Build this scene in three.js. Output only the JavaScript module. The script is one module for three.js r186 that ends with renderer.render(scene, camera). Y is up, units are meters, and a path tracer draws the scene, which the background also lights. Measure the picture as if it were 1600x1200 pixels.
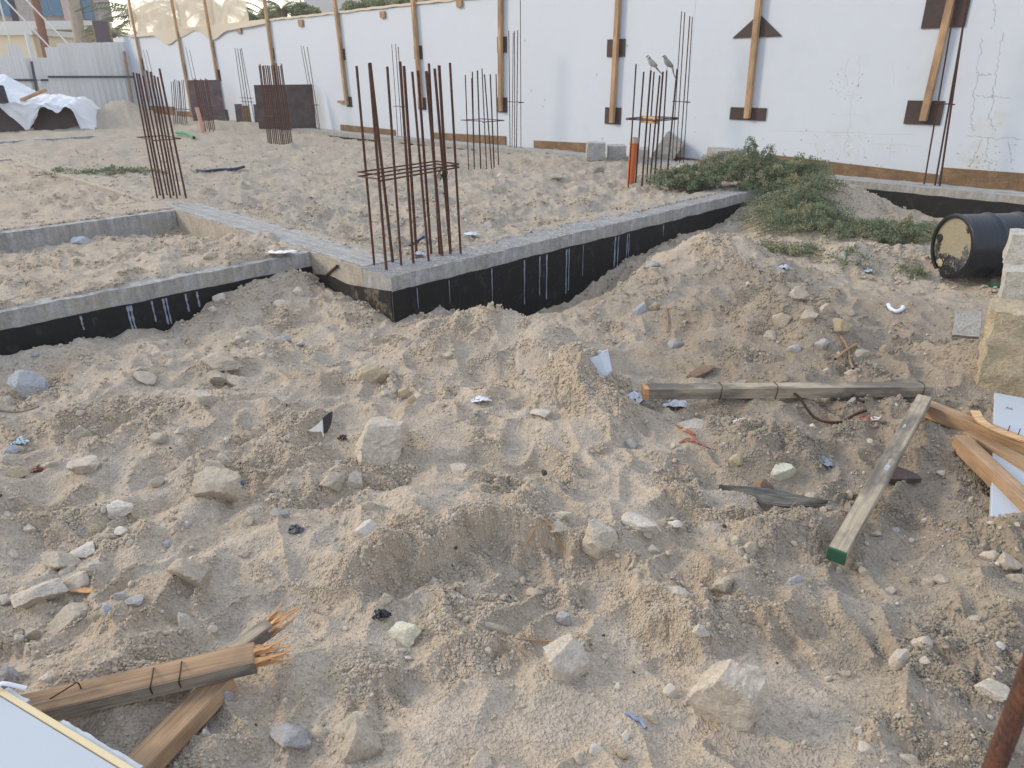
import * as THREE from 'three';
import { mergeGeometries, mergeVertices, toCreasedNormals } from 'three/addons/utils/BufferGeometryUtils.js';
import { RoundedBoxGeometry } from 'three/addons/geometries/RoundedBoxGeometry.js';
import { createNoise2D, createNoise3D } from 'simplex-noise';

// ---------------------------------------------------------------- camera, sky, sun, exposure
const scene = new THREE.Scene();
const renderer = new THREE.WebGLRenderer({ antialias: true });
renderer.toneMapping = THREE.LinearToneMapping;
renderer.toneMappingExposure = 1.23;
renderer.shadowMap.enabled = true;
const EYE = 1.75, FOCAL = 1110;                    // eye height (m), focal length in photo pixels (1600 wide)
const camera = new THREE.PerspectiveCamera(2 * Math.atan(600 / FOCAL) * 180 / Math.PI, 4 / 3, 0.05, 400);
camera.position.set(0, EYE, 0);
camera.rotation.order = 'YXZ';
camera.rotation.set(-23.9 * Math.PI / 180, 0, -0.65 * Math.PI / 180);
camera.focus = 3.6; camera.userData.fStop = 8;
camera.updateMatrixWorld(true);
scene.add(camera);

function mulberry(a) { return () => { a |= 0; a = a + 0x6D2B79F5 | 0; let t = Math.imul(a ^ a >>> 15, 1 | a); t = t + Math.imul(t ^ t >>> 7, 61 | t) ^ t; return ((t ^ t >>> 14) >>> 0) / 4294967296; }; }
const n2 = createNoise2D(mulberry(11)), n3 = createNoise3D(mulberry(12));
const clamp = (x, a = 0, b = 1) => Math.min(b, Math.max(a, x));
const sstep = (a, b, x) => { const t = clamp((x - a) / (b - a)); return t * t * (3 - 2 * t); };
const lerp = (a, b, t) => a + (b - a) * t;

const SUN = new THREE.Vector3(-0.90, 0.46, -0.04).normalize();
{ // sky: hazy evening, pale blue overhead, whitening to the horizon, a wide warm glow round the low light
  const w = 256, h = 128, d = new Float32Array(w * h * 4), v = new THREE.Vector3(), g = new THREE.Vector3(-0.55, 0.16, -0.82).normalize();
  for (let j = 0; j < h; j++) for (let i = 0; i < w; i++) {
    const el = (j + 0.5) / h * Math.PI - Math.PI / 2, az = ((i + 0.5) / w - 0.5) * 2 * Math.PI;
    v.set(Math.cos(el) * Math.cos(az), Math.sin(el), Math.cos(el) * Math.sin(az));
    const up = clamp(Math.sin(Math.max(0, el))), k = Math.pow(up, 0.55), c = Math.max(0, v.dot(g)), gl = 0.55 * Math.pow(c, 3) + 1.9 * Math.pow(c, 14);
    const o = (j * w + i) * 4;
    d[o] = lerp(0.92, 0.58, k) + gl * 1.0; d[o + 1] = lerp(0.91, 0.71, k) + gl * 0.84; d[o + 2] = lerp(0.90, 0.95, k) + gl * 0.58; d[o + 3] = 1;
  }
  const t = new THREE.DataTexture(d, w, h, THREE.RGBAFormat, THREE.FloatType);
  t.mapping = THREE.EquirectangularReflectionMapping; t.magFilter = THREE.LinearFilter; t.needsUpdate = true;
  scene.background = t; scene.environment = t;
}
const sun = new THREE.DirectionalLight(new THREE.Color(1.0, 0.84, 0.62), 1.5);
sun.position.copy(SUN).multiplyScalar(40); sun.castShadow = true; sun.shadow.radius = 23;
sun.shadow.mapSize.set(4096, 4096);
Object.assign(sun.shadow.camera, { left: -30, right: 30, top: 30, bottom: -30, near: 1, far: 120 });
scene.add(sun, sun.target);

// ---------------------------------------------------------------- measuring helpers (photo pixel -> place)
const ray = (u, v) => new THREE.Vector3((u - 800) / FOCAL, -(v - 600) / FOCAL, -1).applyQuaternion(camera.quaternion);
const at = (u, v, y = 0) => { const d = ray(u, v); return d.multiplyScalar((y - EYE) / d.y).add(camera.position); };
const atZ = (u, v, z) => { const d = ray(u, v); return d.multiplyScalar(z / d.z).add(camera.position); };
const C0 = new THREE.Vector3(-0.89, 0, -5.14), TURN = 44.4 * Math.PI / 180;      // the site's own axes: s to the right and away, t to the left and away
const D1 = [Math.cos(TURN), -Math.sin(TURN)], D2 = [-Math.sin(TURN), -Math.cos(TURN)];
const ST = (s, t, y = 0) => new THREE.Vector3(C0.x + s * D1[0] + t * D2[0], y, C0.z + s * D1[1] + t * D2[1]);
const toST = (x, z) => [(x - C0.x) * D1[0] + (z - C0.z) * D1[1], (x - C0.x) * D2[0] + (z - C0.z) * D2[1]];
const onS = (u, v, s) => { const d = ray(u, v), k = (s - toST(0, 0)[0]) / (d.x * D1[0] + d.z * D1[1]); const p = d.multiplyScalar(k).add(camera.position); return { t: toST(p.x, p.z)[1], y: p.y, p }; };

// ---------------------------------------------------------------- the lie of the land
const mounds = [ // photo position, height of the point, rise, radius along x, radius along z
  [755, 522, 0.12, 0.26, 0.42, 0.22], [690, 508, 0.08, 0.07, 0.25, 0.18], [850, 548, 0.1, 0.22, 0.24, 0.2], [900, 600, 0.1, 0.24, 0.19, 0.24], [945, 655, 0.05, 0.12, 0.15, 0.2],
  [960, 530, -0.05, -0.10, 0.4, 0.3], [1010, 575, -0.05, -0.13, 0.32, 0.3], [1045, 645, -0.03, -0.08, 0.3, 0.22],
  [1115, 402, 0.2, 0.35, 0.58, 0.48], [1040, 470, 0.1, 0.10, 0.45, 0.4], [1185, 440, 0.1, 0.10, 0.5, 0.4], [1215, 488, 0.15, 0.27, 0.24, 0.2], [1275, 518, 0.1, 0.18, 0.24, 0.18],
  [1235, 312, 0.3, 0.24, 0.55, 0.5], [1320, 318, 0.2, 0.32, 0.62, 0.5], [1325, 392, 0.1, 0.14, 0.35, 0.25], [1250, 360, 0.1, 0.14, 0.6, 0.5],
  [430, 440, 0.15, 0.24, 0.5, 0.33], [330, 470, 0.1, 0.12, 0.4, 0.2], [180, 500, 0.05, 0.04, 0.4, 0.2], [540, 470, 0.1, 0.05, 0.2, 0.2],
  [1060, 785, 0, 0.09, 0.13, 0.09], [1195, 715, 0, 0.14, 0.17, 0.13], [1245, 835, 0, 0.10, 0.15, 0.09], [1130, 905, 0, 0.05, 0.22, 0.12], [1565, 860, 0, 0.13, 0.16, 0.12], [1180, 850, 0, 0.06, 0.1, 0.09],
  [1420, 800, 0, -0.05, 0.35, 0.3], [820, 640, 0, 0.05, 0.3, 0.3], [600, 690, 0, 0.05, 0.3, 0.2], [470, 760, 0, 0.03, 0.2, 0.15], [380, 640, 0, 0.06, 0.35, 0.22], [330, 590, 0, 0.06, 0.5, 0.3],
  [620, 1000, 0, -0.03, 0.25, 0.15], [870, 905, 0, -0.05, 0.2, 0.07], [1000, 1040, 0, -0.03, 0.15, 0.08], [700, 820, 0, 0.03, 0.25, 0.15],
  [1545, 590, 0, 0.16, 0.22, 0.2], [1495, 432, 0, -0.13, 0.55, 0.4], [720, 640, 0, 0.06, 0.3, 0.2], [250, 900, 0, 0.04, 0.2, 0.12], [560, 900, 0, 0.05, 0.2, 0.1], [1480, 560, 0, 0.06, 0.3, 0.2], [640, 560, 0.05, 0.06, 0.35, 0.2], [160, 560, 0, 0.05, 0.5, 0.25], [500, 600, 0, 0.05, 0.4, 0.15],
  [192, 184, 0.5, 0.65, 1.1, 1.1], [360, 195, 0.4, 0.18, 1.2, 0.9],
].map(([u, v, y, h, rx, rz]) => { const p = at(u, v, y); return [p.x, p.z, h, rx, rz]; });
const scarps = [ // edges where the dirt breaks away on the near side: photo points, drop, how far the shelf runs back
  [[[520, 965], [575, 920], [640, 885], [700, 868], [780, 852], [860, 850], [930, 866], [1000, 898]], 0.12, 0.34],
  [[[985, 990], [1040, 990], [1085, 1012], [1112, 1045]], 0.07, 0.2],
  [[[430, 700], [470, 690], [520, 665]], 0.05, 0.2], [[[1030, 775], [1060, 758], [1100, 768]], 0.04, 0.12],
  [[[60, 690], [140, 665], [220, 650], [300, 668]], 0.04, 0.25], [[[300, 770], [370, 745], [450, 725], [470, 745]], 0.05, 0.2],
  [[[850, 590], [905, 640], [985, 690]], 0.05, 0.3], [[[520, 1090], [580, 1070], [640, 1062]], 0.03, 0.15], [[[730, 770], [770, 760], [800, 775]], 0.035, 0.12],
  [[[600, 510], [680, 500], [760, 498], [850, 520]], 0.04, 0.2], [[[1130, 690], [1180, 680], [1240, 700], [1250, 740]], 0.05, 0.15], [[[1150, 480], [1200, 470], [1260, 500], [1300, 540]], 0.06, 0.25],
].map(([pts, h, back]) => ({ p: pts.map(([u, v]) => { const q = at(u, v, 0.02); return [q.x, q.z]; }), h, back }));
let nearEdge = 0; // how near the last point asked for lies to a broken edge
function scarpLift(x, z) {
  let sum = 0; nearEdge = 0;
  for (const { p, h, back } of scarps) {
    let best = 9, side = 0, along = 0;
    for (let i = 0; i + 1 < p.length; i++) {
      const [ax, az] = p[i], bx = p[i + 1][0] - ax, bz = p[i + 1][1] - az, L2 = bx * bx + bz * bz, q = ((x - ax) * bx + (z - az) * bz) / L2, k = clamp(q);
      const dx = x - ax - bx * k, dz = z - az - bz * k, dd = dx * dx + dz * dz;
      if (dd < best * best) { best = Math.sqrt(dd); side = bx * dz - bz * dx < 0 ? 1 : -1; along = (i + k) / (p.length - 1); if (q < 0 && i === 0 || q > 1 && i === p.length - 2) side *= 1; }
    }
    if (best > back * 3) continue;
    const ends = sstep(0, 0.18, along) * sstep(1, 0.82, along);
    const sd = side * best + 0.06 * n2(x * 4.5, z * 4.5) + 0.02 * n2(x * 12 + 5, z * 12), up = sstep(-0.065, 0.03, sd); nearEdge = Math.max(nearEdge, ends * Math.exp(-(((sd - 0.02) / 0.11) ** 2)));
    sum += h * ends * (up * Math.exp(-Math.max(0, sd) / back) - 0.3 * (1 - up) * Math.exp(Math.min(0, sd) / 0.12));
  }
  return sum;
}
const fbm = (x, z, f, o) => { let a = 1, s = 0, w = 0; for (let i = 0; i < o; i++) { s += a * n2(x * f + i * 17.3, z * f - i * 9.1); w += a; a *= 0.5; f *= 2.07; } return s / w; };
const ridge = (x, z, f) => { const a = 1 - Math.abs(n2(x * f, z * f)); return a * a; };
const patches = [ // drifted flat sand (negative) and crumbly heaps (positive), as the photograph has them: place, reach, strength
  [560, 1010, 0.17, -1], [660, 1140, 0.2, -1], [480, 860, 0.15, -1], [960, 790, 0.16, -0.8], [990, 545, 0.32, -1], [680, 800, 0.16, -1], [1400, 870, 0.2, -0.9], [1320, 1110, 0.2, -0.7], [980, 1110, 0.2, -0.9], [880, 1120, 0.18, -0.8], [420, 1000, 0.15, -0.7], [240, 770, 0.16, -0.7], [440, 620, 0.2, -0.7], [1440, 480, 0.5, -0.8], [700, 690, 0.16, -0.7], [330, 850, 0.14, -0.6], [1060, 705, 0.16, -0.8], [1180, 1080, 0.14, -0.8], [120, 620, 0.2, -0.5], [500, 1120, 0.14, -0.5],
  [560, 930, 0.13, 1], [720, 880, 0.2, 1], [1060, 790, 0.16, 1], [1190, 705, 0.18, 1], [1240, 840, 0.16, 1], [900, 640, 0.2, 1], [420, 690, 0.16, 1], [450, 790, 0.1, 0.8], [130, 680, 0.2, 0.8], [300, 700, 0.16, 0.9], [770, 780, 0.08, 1], [1210, 490, 0.3, 1], [1120, 430, 0.5, 0.8], [760, 540, 0.3, 0.8], [420, 470, 0.4, 0.7], [1560, 860, 0.16, 1], [600, 1080, 0.1, 0.8], [720, 1030, 0.12, 0.6], [860, 920, 0.14, 1], [1480, 990, 0.2, 0.5], [150, 800, 0.16, 0.7], [1140, 900, 0.16, 0.7],
].map(([u, v, r, k]) => { const p = at(u, v, 0.02); return [p.x, p.z, r, k]; });
const patch = (x, z) => { let q = 0; for (const [px, pz, r, k] of patches) { const d = ((x - px) ** 2 + (z - pz) ** 2) / (r * r); if (d < 6) q += k * Math.exp(-d); } return clamp(q, -1, 1); };
const crumb = (x, z) => sstep(0.02, 0.52, fbm(x + 3.1, z - 1.7, 1.25, 3) + 0.3 * n2(x * 4.7, z * 4.7) + 0.75 * patch(x, z)); // 1: crumbly, 0: drifted sand
function ground(x, z, fine = true) {
  const [s, t] = toST(x, z), far = sstep(7, 16, Math.hypot(x, z));
  const eS = t > 1.3 ? 0.05 : 0.15, inBay = t > 1.21 && s < eS, inMain = s >= eS && t > 0.18, inside = inBay || inMain;
  let y;
  if (inside) {
    y = 0.315 + 0.075 * fbm(x, z, 0.55, 3) + 0.045 * fbm(x + 9, z, 1.6, 2);
    if (inBay && t < 4.12) y = lerp(0.345, 0.17, sstep(1.9, 3.9, t)) + 0.045 * fbm(x, z, 1.1, 3) - 0.05 * sstep(-0.8, -0.1, s) * sstep(2, 3, t);
        if (s > 6.6 && t > 3.5 && t < 14) y -= 0.10 * sstep(5.2, 6.9, s) * sstep(5, 7, t) * sstep(14, 12, t);
    if (s > 7.05) y = Math.min(y, 0.32);
    y = Math.min(y, 0.44);
  } else {
    y = 0.02 + 0.055 * fbm(x, z, 0.8, 3);
    const tr = Math.exp(-(((s - 1.7) / 1.0) ** 2) - (((t + 0.2) / 0.36) ** 2)); y -= 0.42 * tr;
    const lf = sstep(0.2, -0.9, x) * sstep(-3.9, -2.9, z);
    const q = x * 0.80 - z * 0.60 + 0.16 * n2(x * 1.4, z * 1.4), w = x * 0.60 + z * 0.80;
    y += lf * 0.036 * Math.sin(w * 13 + 2.2 * n2(q * 0.9, w * 1.2)) * (0.5 + 0.5 * n2(q * 1.7, w * 2.4));
    if (s > 4.8 && t < 0.2) y += 0.12 * sstep(4.6, 6, s) * sstep(-1.6, -0.2, t);
  }
  for (const [mx, mz, h, rx, rz] of mounds) { const a = (x - mx) / rx, b = (z - mz) / rz, e = a * a + b * b; if (e < 9) y += h * Math.exp(-e) * (inside && z > -9.5 && z < -4.6 ? 0.15 : 1); }
  nearEdge = 0; if (!inside) y += scarpLift(x, z);
  if (fine) {
    const c = Math.max(crumb(x, z), nearEdge), k = 1 - 0.7 * far, in2 = inside ? 1.15 : 1.1;
    const calm = 1 + 0.6 * Math.min(0, inside ? 0 : patch(x, z)), wx = x + 0.05 * n2(x * 3.1, z * 3.1), wz = z + 0.05 * n2(x * 3.1 + 50, z * 3.1), lump = (f) => Math.abs(n2(wx * f, wz * f));
    y += calm * in2 * k * (0.042 * fbm(x, z, 2.2, 2) + 0.036 * (ridge(wx, wz, 2.9) - 0.4) + (0.12 + 0.88 * c) * (0.031 * (lump(5.3) - 0.3) + 0.017 * (lump(11) - 0.3)));
    y += k * (0.04 + 0.96 * c) * (0.010 * (lump(23) - 0.3) + 0.006 * lump(46) + 0.004 * n2(x * 100, z * 100));
  }
  if (inMain) { const nz = 0.10 * n2(x * 3.2, z * 3.2) + 0.05 * n2(x * 9, z * 9), eA = t + nz + 0.2 * sstep(2.2, 5, s), eE = s + nz * 0.8 - 0.05 + 0.45 * sstep(3.9, 4.9, t), over = Math.min(sstep(0.20, 0.32, eA), sstep(0.20, 0.32, eE)), e = Math.min(t, s); if (e < 0.8) y = Math.min(y, 0.33 + 0.14 * Math.max(over, sstep(0.5, 0.8, e))); if (over > 0.3 && e < 0.6) y = Math.max(y, lerp(0.30, 0.356 + 0.012 * n2(x * 7, z * 7), sstep(0.6, 0.4, e) * sstep(0.3, 0.6, over))); }
  if (inBay && t < 1.75) { const nz = 0.05 * n2(x * 3.2, z * 3.2) + 0.03 * n2(x * 9, z * 9), over = sstep(1.20, 1.27, t + nz); y = Math.min(y, 0.33 + 0.09 * over); if (over > 0.3) y = Math.max(y, (0.357 + 0.01 * n2(x * 6, z * 6)) * over); }
  if (inBay && t > 4.1) { const over = sstep(4.1, 4.18, t + 0.05 * n2(x * 3, z * 3)); y = Math.max(y, lerp(0.2, 0.362, over * sstep(6.5, 4.6, t))); }
  return y;
}
const hit = (u, v) => { // where the line through a photo pixel meets the dirt
  const d = ray(u, v).normalize(); let k = 1.2;
  for (; k < 90; k += 0.01 + k * 0.004) if (EYE + d.y * k < ground(d.x * k, d.z * k, false)) break;
  return new THREE.Vector3(d.x * k, ground(d.x * k, d.z * k), d.z * k);
};

// ---------------------------------------------------------------- textures
const TAU = Math.PI * 2;
function tile(n, cells, seed, aspect = 1) { // tileable value noise
  const r = mulberry(seed), cy = Math.max(1, Math.round(cells * aspect)), L = Float32Array.from({ length: cells * cy }, r), o = new Float32Array(n * n);
  for (let j = 0; j < n; j++) { const y = j / n * cy, y0 = Math.floor(y), fy = y - y0, b = fy * fy * (3 - 2 * fy);
    for (let i = 0; i < n; i++) { const x = i / n * cells, x0 = Math.floor(x), fx = x - x0, a = fx * fx * (3 - 2 * fx), x1 = (x0 + 1) % cells, y1 = (y0 + 1) % cy;
      o[j * n + i] = lerp(lerp(L[y0 * cells + x0], L[y0 * cells + x1], a), lerp(L[y1 * cells + x0], L[y1 * cells + x1], a), b); } }
  return o;
}
function sum(n, list) { const o = new Float32Array(n * n); let w = 0; for (const [cells, amp, seed, asp] of list) { const q = tile(n, cells, seed, asp); w += amp; for (let i = 0; i < o.length; i++) o[i] += amp * q[i]; } for (let i = 0; i < o.length; i++) o[i] /= w; return o; }
function tex(n, f, srgb = true) { // f(i) -> [r, g, b] 0..1 (sRGB when srgb)
  const d = new Uint8Array(n * n * 4);
  for (let i = 0; i < n * n; i++) { const c = f(i, i % n, i / n | 0); d[i * 4] = clamp(c[0]) * 255; d[i * 4 + 1] = clamp(c[1]) * 255; d[i * 4 + 2] = clamp(c[2]) * 255; d[i * 4 + 3] = 255; }
  const t = new THREE.DataTexture(d, n, n); t.wrapS = t.wrapT = THREE.RepeatWrapping; t.magFilter = THREE.LinearFilter; t.minFilter = THREE.LinearMipmapLinearFilter; t.generateMipmaps = true;
  if (srgb) t.colorSpace = THREE.SRGBColorSpace; t.needsUpdate = true; return t;
}
const rep = (t, x, y = x) => { const c = t.clone(); c.repeat.set(x, y); c.needsUpdate = true; return c; };
const mix3 = (a, b, k) => [lerp(a[0], b[0], k), lerp(a[1], b[1], k), lerp(a[2], b[2], k)];
const gray = (k) => [k, k, k];
const T = {};
{
  const n = 1024, a = sum(n, [[256, 1, 1], [128, 1, 2], [64, 0.9, 3], [24, 0.6, 4], [7, 0.5, 5]]), b = sum(n, [[340, 1, 6], [170, 0.9, 7]]), c = sum(n, [[9, 1, 8], [21, 0.7, 9]]);
  T.sand = tex(n, (i) => { let k = 0.93 + 0.34 * (a[i] - 0.5); const e = b[i]; if (e > 0.82) k += 0.07; if (e < 0.15) k -= 0.16; return mix3([k * 1.0, k * 0.985, k * 0.955], [k * 1.0, k * 0.97, k * 0.92], clamp(c[i] * 2.4 - 0.7)); });
  T.sandBump = tex(n, (i) => gray(clamp(0.5 + 1.3 * (a[i] - 0.5) + 0.5 * (b[i] - 0.5))), false);
  const m = 512, g = sum(m, [[128, 0.8, 21], [64, 0.9, 22], [24, 1, 23], [8, 1, 24]]), g2 = sum(m, [[200, 1, 25], [90, 0.6, 26]]);
  T.mottle = tex(m, (i) => gray(0.92 + 0.36 * (g[i] - 0.5) + (g2[i] > 0.76 ? 0.05 : 0) - (g2[i] < 0.22 ? 0.12 : 0)));
  T.mottleBump = tex(m, (i) => gray(0.5 + 1.4 * (g[i] - 0.5) - (g2[i] < 0.24 ? 0.25 : 0)), false);
  const cs = sum(m, [[70, 1, 51, 0.05], [30, 0.7, 52, 0.08]]), cp = sum(m, [[5, 1, 53], [12, 0.7, 54], [30, 0.4, 55]]);
  // wood: u along the grain
  const w1 = sum(m, [[3, 1, 31, 22], [6, 0.9, 32, 24], [2, 0.6, 33, 12]]), w2 = sum(m, [[10, 1, 34, 18], [4, 0.8, 35, 1]]), w3 = sum(m, [[5, 1, 36], [14, 0.8, 37], [40, 0.4, 38]]);
  T.wood = tex(m, (i) => { const k = 0.76 + 0.15 * (w1[i] - 0.5) + 0.14 * (w2[i] - 0.5) + 0.34 * (w3[i] - 0.5), q = w1[i] < 0.36 ? 0.93 : 1; return [k * 1.0 * q, k * 0.89 * q, k * 0.76 * q]; });
  T.woodOld = tex(m, (i) => { const k = 0.78 + 0.2 * (w1[i] - 0.5) + 0.16 * (w2[i] - 0.5), st = clamp(w3[i] * 3.2 - 1.3); return mix3([k * 0.98, k * 0.93, k * 0.84], [k * 0.66, k * 0.64, k * 0.61], st); });
  T.woodBump = tex(m, (i) => gray(0.5 + 1.2 * (w1[i] - 0.5) + 0.5 * (w2[i] - 0.5)), false);
  T.conc = tex(m, (i) => { const s = cs[i], q = g[i]; return mix3(gray(0.90 + 0.34 * (q - 0.5) + 0.22 * (s - 0.5) - (g2[i] < 0.2 ? 0.12 : 0)), [0.97, 0.90, 0.78], clamp(cp[i] * 2.6 - 1.35) * 0.6); });
  T.rust = tex(m, (i) => mix3([0.44, 0.27, 0.19], [0.27, 0.19, 0.16], clamp(g[i] * 3 - 1) ).map((q) => q * (0.8 + 0.4 * g2[i])));
  T.ribs = tex(64, (i, x, y) => gray(0.5 + 0.5 * Math.sin((y + x * 0.5) / 64 * TAU * 8)), false);
  T.ply = tex(m, (i) => { const k = 0.30 + 0.16 * (w3[i] - 0.5) + 0.1 * (w2[i] - 0.5); return g2[i] > 0.80 ? [k * 1.5, k * 1.4, k * 1.3] : [k * 1.03, k * 0.86, k * 0.82]; });
  // bitumen paint with brush marks and dried runs of lime
  const v1 = sum(m, [[180, 1, 41, 0.02], [90, 0.7, 42, 0.03], [40, 0.4, 43, 0.1]]), v2 = sum(m, [[60, 1, 44], [20, 1, 45]]);
  T.tar = tex(m, (i, x, y) => { const k = 0.055 + 0.10 * Math.max(0, v1[i] - 0.5) + 0.05 * (v2[i] - 0.5), r = v1[i] > 0.77 ? (v1[i] - 0.77) * 1.5 : 0; const dust = sstep(0.62, 0.8, v2[i]) * 0.10; return [k + r * 0.9 + dust, k + r * 1.02 + dust * 0.95, k * 1.12 + r * 1.2 + dust * 0.85]; });
}
{ // bitumen worn and smeared with dried mud
  const m = 512, a = sum(m, [[7, 1, 61], [15, 0.8, 62], [40, 0.5, 63], [110, 0.3, 64]]), b = sum(m, [[90, 1, 65, 0.1], [30, 0.6, 66, 0.2]]);
  T.tarMud = tex(m, (i) => { const k = sstep(0.56, 0.74, a[i] + 0.12 * (b[i] - 0.5)); return mix3([0.12, 0.115, 0.115], [0.47, 0.42, 0.355], k * (0.75 + 0.25 * b[i])); });
}
// ---------------------------------------------------------------- materials
const lin = (r, g, b) => new THREE.Color().setRGB(r, g, b);
const mat = (o) => { const m = new THREE.MeshStandardMaterial({ roughness: 0.9, ...o }); return m; };
const grainy = (c, o = {}) => mat({ color: c, map: rep(T.mottle, 1.6), bumpMap: rep(T.mottleBump, 1.6), bumpScale: 0.006, roughness: 0.95, ...o });
const M = {
  sand: mat({ vertexColors: true, map: rep(T.sand, 0.9), bumpMap: rep(T.sandBump, 0.9), bumpScale: 0.011, roughness: 1 }),
  clod: mat({ color: lin(1, 1, 1), map: rep(T.mottle, 9), roughness: 1 }),
  concrete: grainy(lin(0.44, 0.44, 0.435), { map: rep(T.conc, 1.1), bumpScale: 0.006 }),
  concretePale: grainy(lin(0.62, 0.59, 0.52), { map: rep(T.mottle, 3), bumpMap: rep(T.mottleBump, 3), bumpScale: 0.008 }),
  concreteGrey: grainy(lin(0.52, 0.51, 0.48), { map: rep(T.mottle, 3), bumpMap: rep(T.mottleBump, 3), bumpScale: 0.008 }),
  tar: mat({ color: lin(0.72, 0.74, 0.8), map: rep(T.tar, 0.7), bumpMap: rep(T.mottleBump, 2), bumpScale: 0.002, roughness: 0.7 }),
  tarMud: mat({ color: lin(1, 1, 1), map: rep(T.tarMud, 0.9), bumpMap: rep(T.mottleBump, 2), bumpScale: 0.003, roughness: 0.85 }),
  lime: mat({ color: lin(0.30, 0.36, 0.46), map: rep(T.mottle, 4), roughness: 0.95 }),
  rust: mat({ color: lin(1, 1, 1), map: rep(T.rust, 1, 3), bumpMap: rep(T.ribs, 1, 10), bumpScale: 0.002, roughness: 0.75 }),
  rustDark: mat({ color: lin(0.55, 0.52, 0.52), map: rep(T.rust, 1, 3), roughness: 0.75 }),
  wood: mat({ color: lin(0.62, 0.52, 0.42), map: rep(T.wood, 0.9, 2.2), bumpMap: rep(T.woodBump, 0.9, 2.2), bumpScale: 0.001, roughness: 0.8 }),
  woodFresh: mat({ color: lin(1.0, 0.84, 0.62), map: rep(T.wood, 0.9, 2.2), bumpMap: rep(T.woodBump, 0.9, 2.2), bumpScale: 0.003, roughness: 0.8 }),
  woodOld: mat({ color: lin(0.74, 0.70, 0.64), map: rep(T.woodOld, 0.8, 2.2), bumpMap: rep(T.woodBump, 0.8, 2.2), bumpScale: 0.0014, roughness: 0.9 }),
  woodPost: mat({ color: lin(0.74, 0.62, 0.50), map: rep(T.wood, 0.6, 1.6), roughness: 0.8 }),
  splinter: mat({ color: lin(0.92, 0.66, 0.42), map: rep(T.wood, 3, 6), roughness: 0.8 }),
  ply: mat({ color: lin(0.95, 0.92, 0.95), map: rep(T.ply, 1), roughness: 0.6 }),
  plyDark: mat({ color: lin(0.62, 0.52, 0.50), map: rep(T.ply, 1), roughness: 0.55 }),
  plyBrown: mat({ color: lin(2.5, 2.25, 1.35), map: rep(T.ply, 1), roughness: 0.8 }),
  foam: mat({ color: lin(0.455, 0.50, 0.545), roughness: 0.7 }),
  foamEdge: mat({ color: lin(0.70, 0.58, 0.36), roughness: 0.8 }),
  plasticWhite: mat({ color: lin(0.72, 0.75, 0.80), roughness: 0.5 }),
  black: mat({ color: lin(0.012, 0.013, 0.015), roughness: 0.5 }),
  wire: mat({ color: lin(0.05, 0.04, 0.035), roughness: 0.6, metalness: 0.5 }),
};
// ---------------------------------------------------------------- building helpers
const taken = new Map();
function numbered(name) { const k = taken.get(name) ?? 0; taken.set(name, k + 1); return k ? `${name}_${String(k).padStart(3, '0')}` : name; }
const shade = (o) => { o.traverse((m) => { if (m.isMesh) { m.castShadow = true; m.receiveShadow = true; } }); return o; };
function tag(o, label, category, group, kind) { if (label) o.userData.label = label; if (category) o.userData.category = category; if (group) o.userData.group = group; if (kind) o.userData.kind = kind; return o; }
function thing(name, pos, label, category, group, turn = 0) { const o = new THREE.Group(); o.name = numbered(name); o.position.copy(pos); o.rotation.y = turn; scene.add(o); return tag(o, label, category, group); }
function part(name, geo, m, parent, label) { const o = new THREE.Mesh(geo, m); o.name = name; o.castShadow = o.receiveShadow = true; parent.add(o); if (label) o.userData.label = label; return o; }
function solo(name, geo, m, pos, label, category, group) { const o = new THREE.Mesh(geo, m); o.name = numbered(name); o.castShadow = o.receiveShadow = true; if (pos) o.position.copy(pos); scene.add(o); return tag(o, label, category, group); }
function faceUV(g0, off = 0) { // uv in metres chosen for each triangle, so that none is smeared across two directions
  const g = g0.index ? g0.toNonIndexed() : g0, p = g.attributes.position, uv = new Float32Array(p.count * 2), a = new THREE.Vector3(), b = new THREE.Vector3(), c = new THREE.Vector3();
  for (let i = 0; i < p.count; i += 3) { a.fromBufferAttribute(p, i); b.fromBufferAttribute(p, i + 1).sub(a); c.fromBufferAttribute(p, i + 2).sub(a); b.cross(c); const x = Math.abs(b.x), y = Math.abs(b.y), z = Math.abs(b.z), ax = x > y && x > z ? [2, 1] : y > z ? [0, 2] : [0, 1]; for (let k = i; k < i + 3; k++) { const q = [p.getX(k), p.getY(k), p.getZ(k)]; uv[2 * k] = q[ax[0]] + off; uv[2 * k + 1] = q[ax[1]] + off * 1.3; } }
  g.setAttribute('uv', new THREE.BufferAttribute(uv, 2)); return g;
}
function boxUV(g, off = 0) { // uv in metres, by the way each face points
  const p = g.attributes.position, q = g.attributes.normal, uv = new Float32Array(p.count * 2);
  for (let i = 0; i < p.count; i++) { const ax = Math.abs(q.getX(i)), ay = Math.abs(q.getY(i)), az = Math.abs(q.getZ(i));
    if (ax > ay && ax > az) { uv[2 * i] = p.getZ(i) + off; uv[2 * i + 1] = p.getY(i) + off; } else if (ay > az) { uv[2 * i] = p.getX(i) + off; uv[2 * i + 1] = p.getZ(i) + off * 0.7; } else { uv[2 * i] = p.getX(i) + off; uv[2 * i + 1] = p.getY(i) + off * 1.3; } }
  g.setAttribute('uv', new THREE.BufferAttribute(uv, 2)); return g;
}
const box = (w, h, d, x = 0, y = 0, z = 0) => boxUV(new THREE.BoxGeometry(w, h, d).translate(x, y, z));
const rbox = (w, h, d, r = 0.006, off = 0) => boxUV(new RoundedBoxGeometry(w, h, d, 2, r), off);
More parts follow.
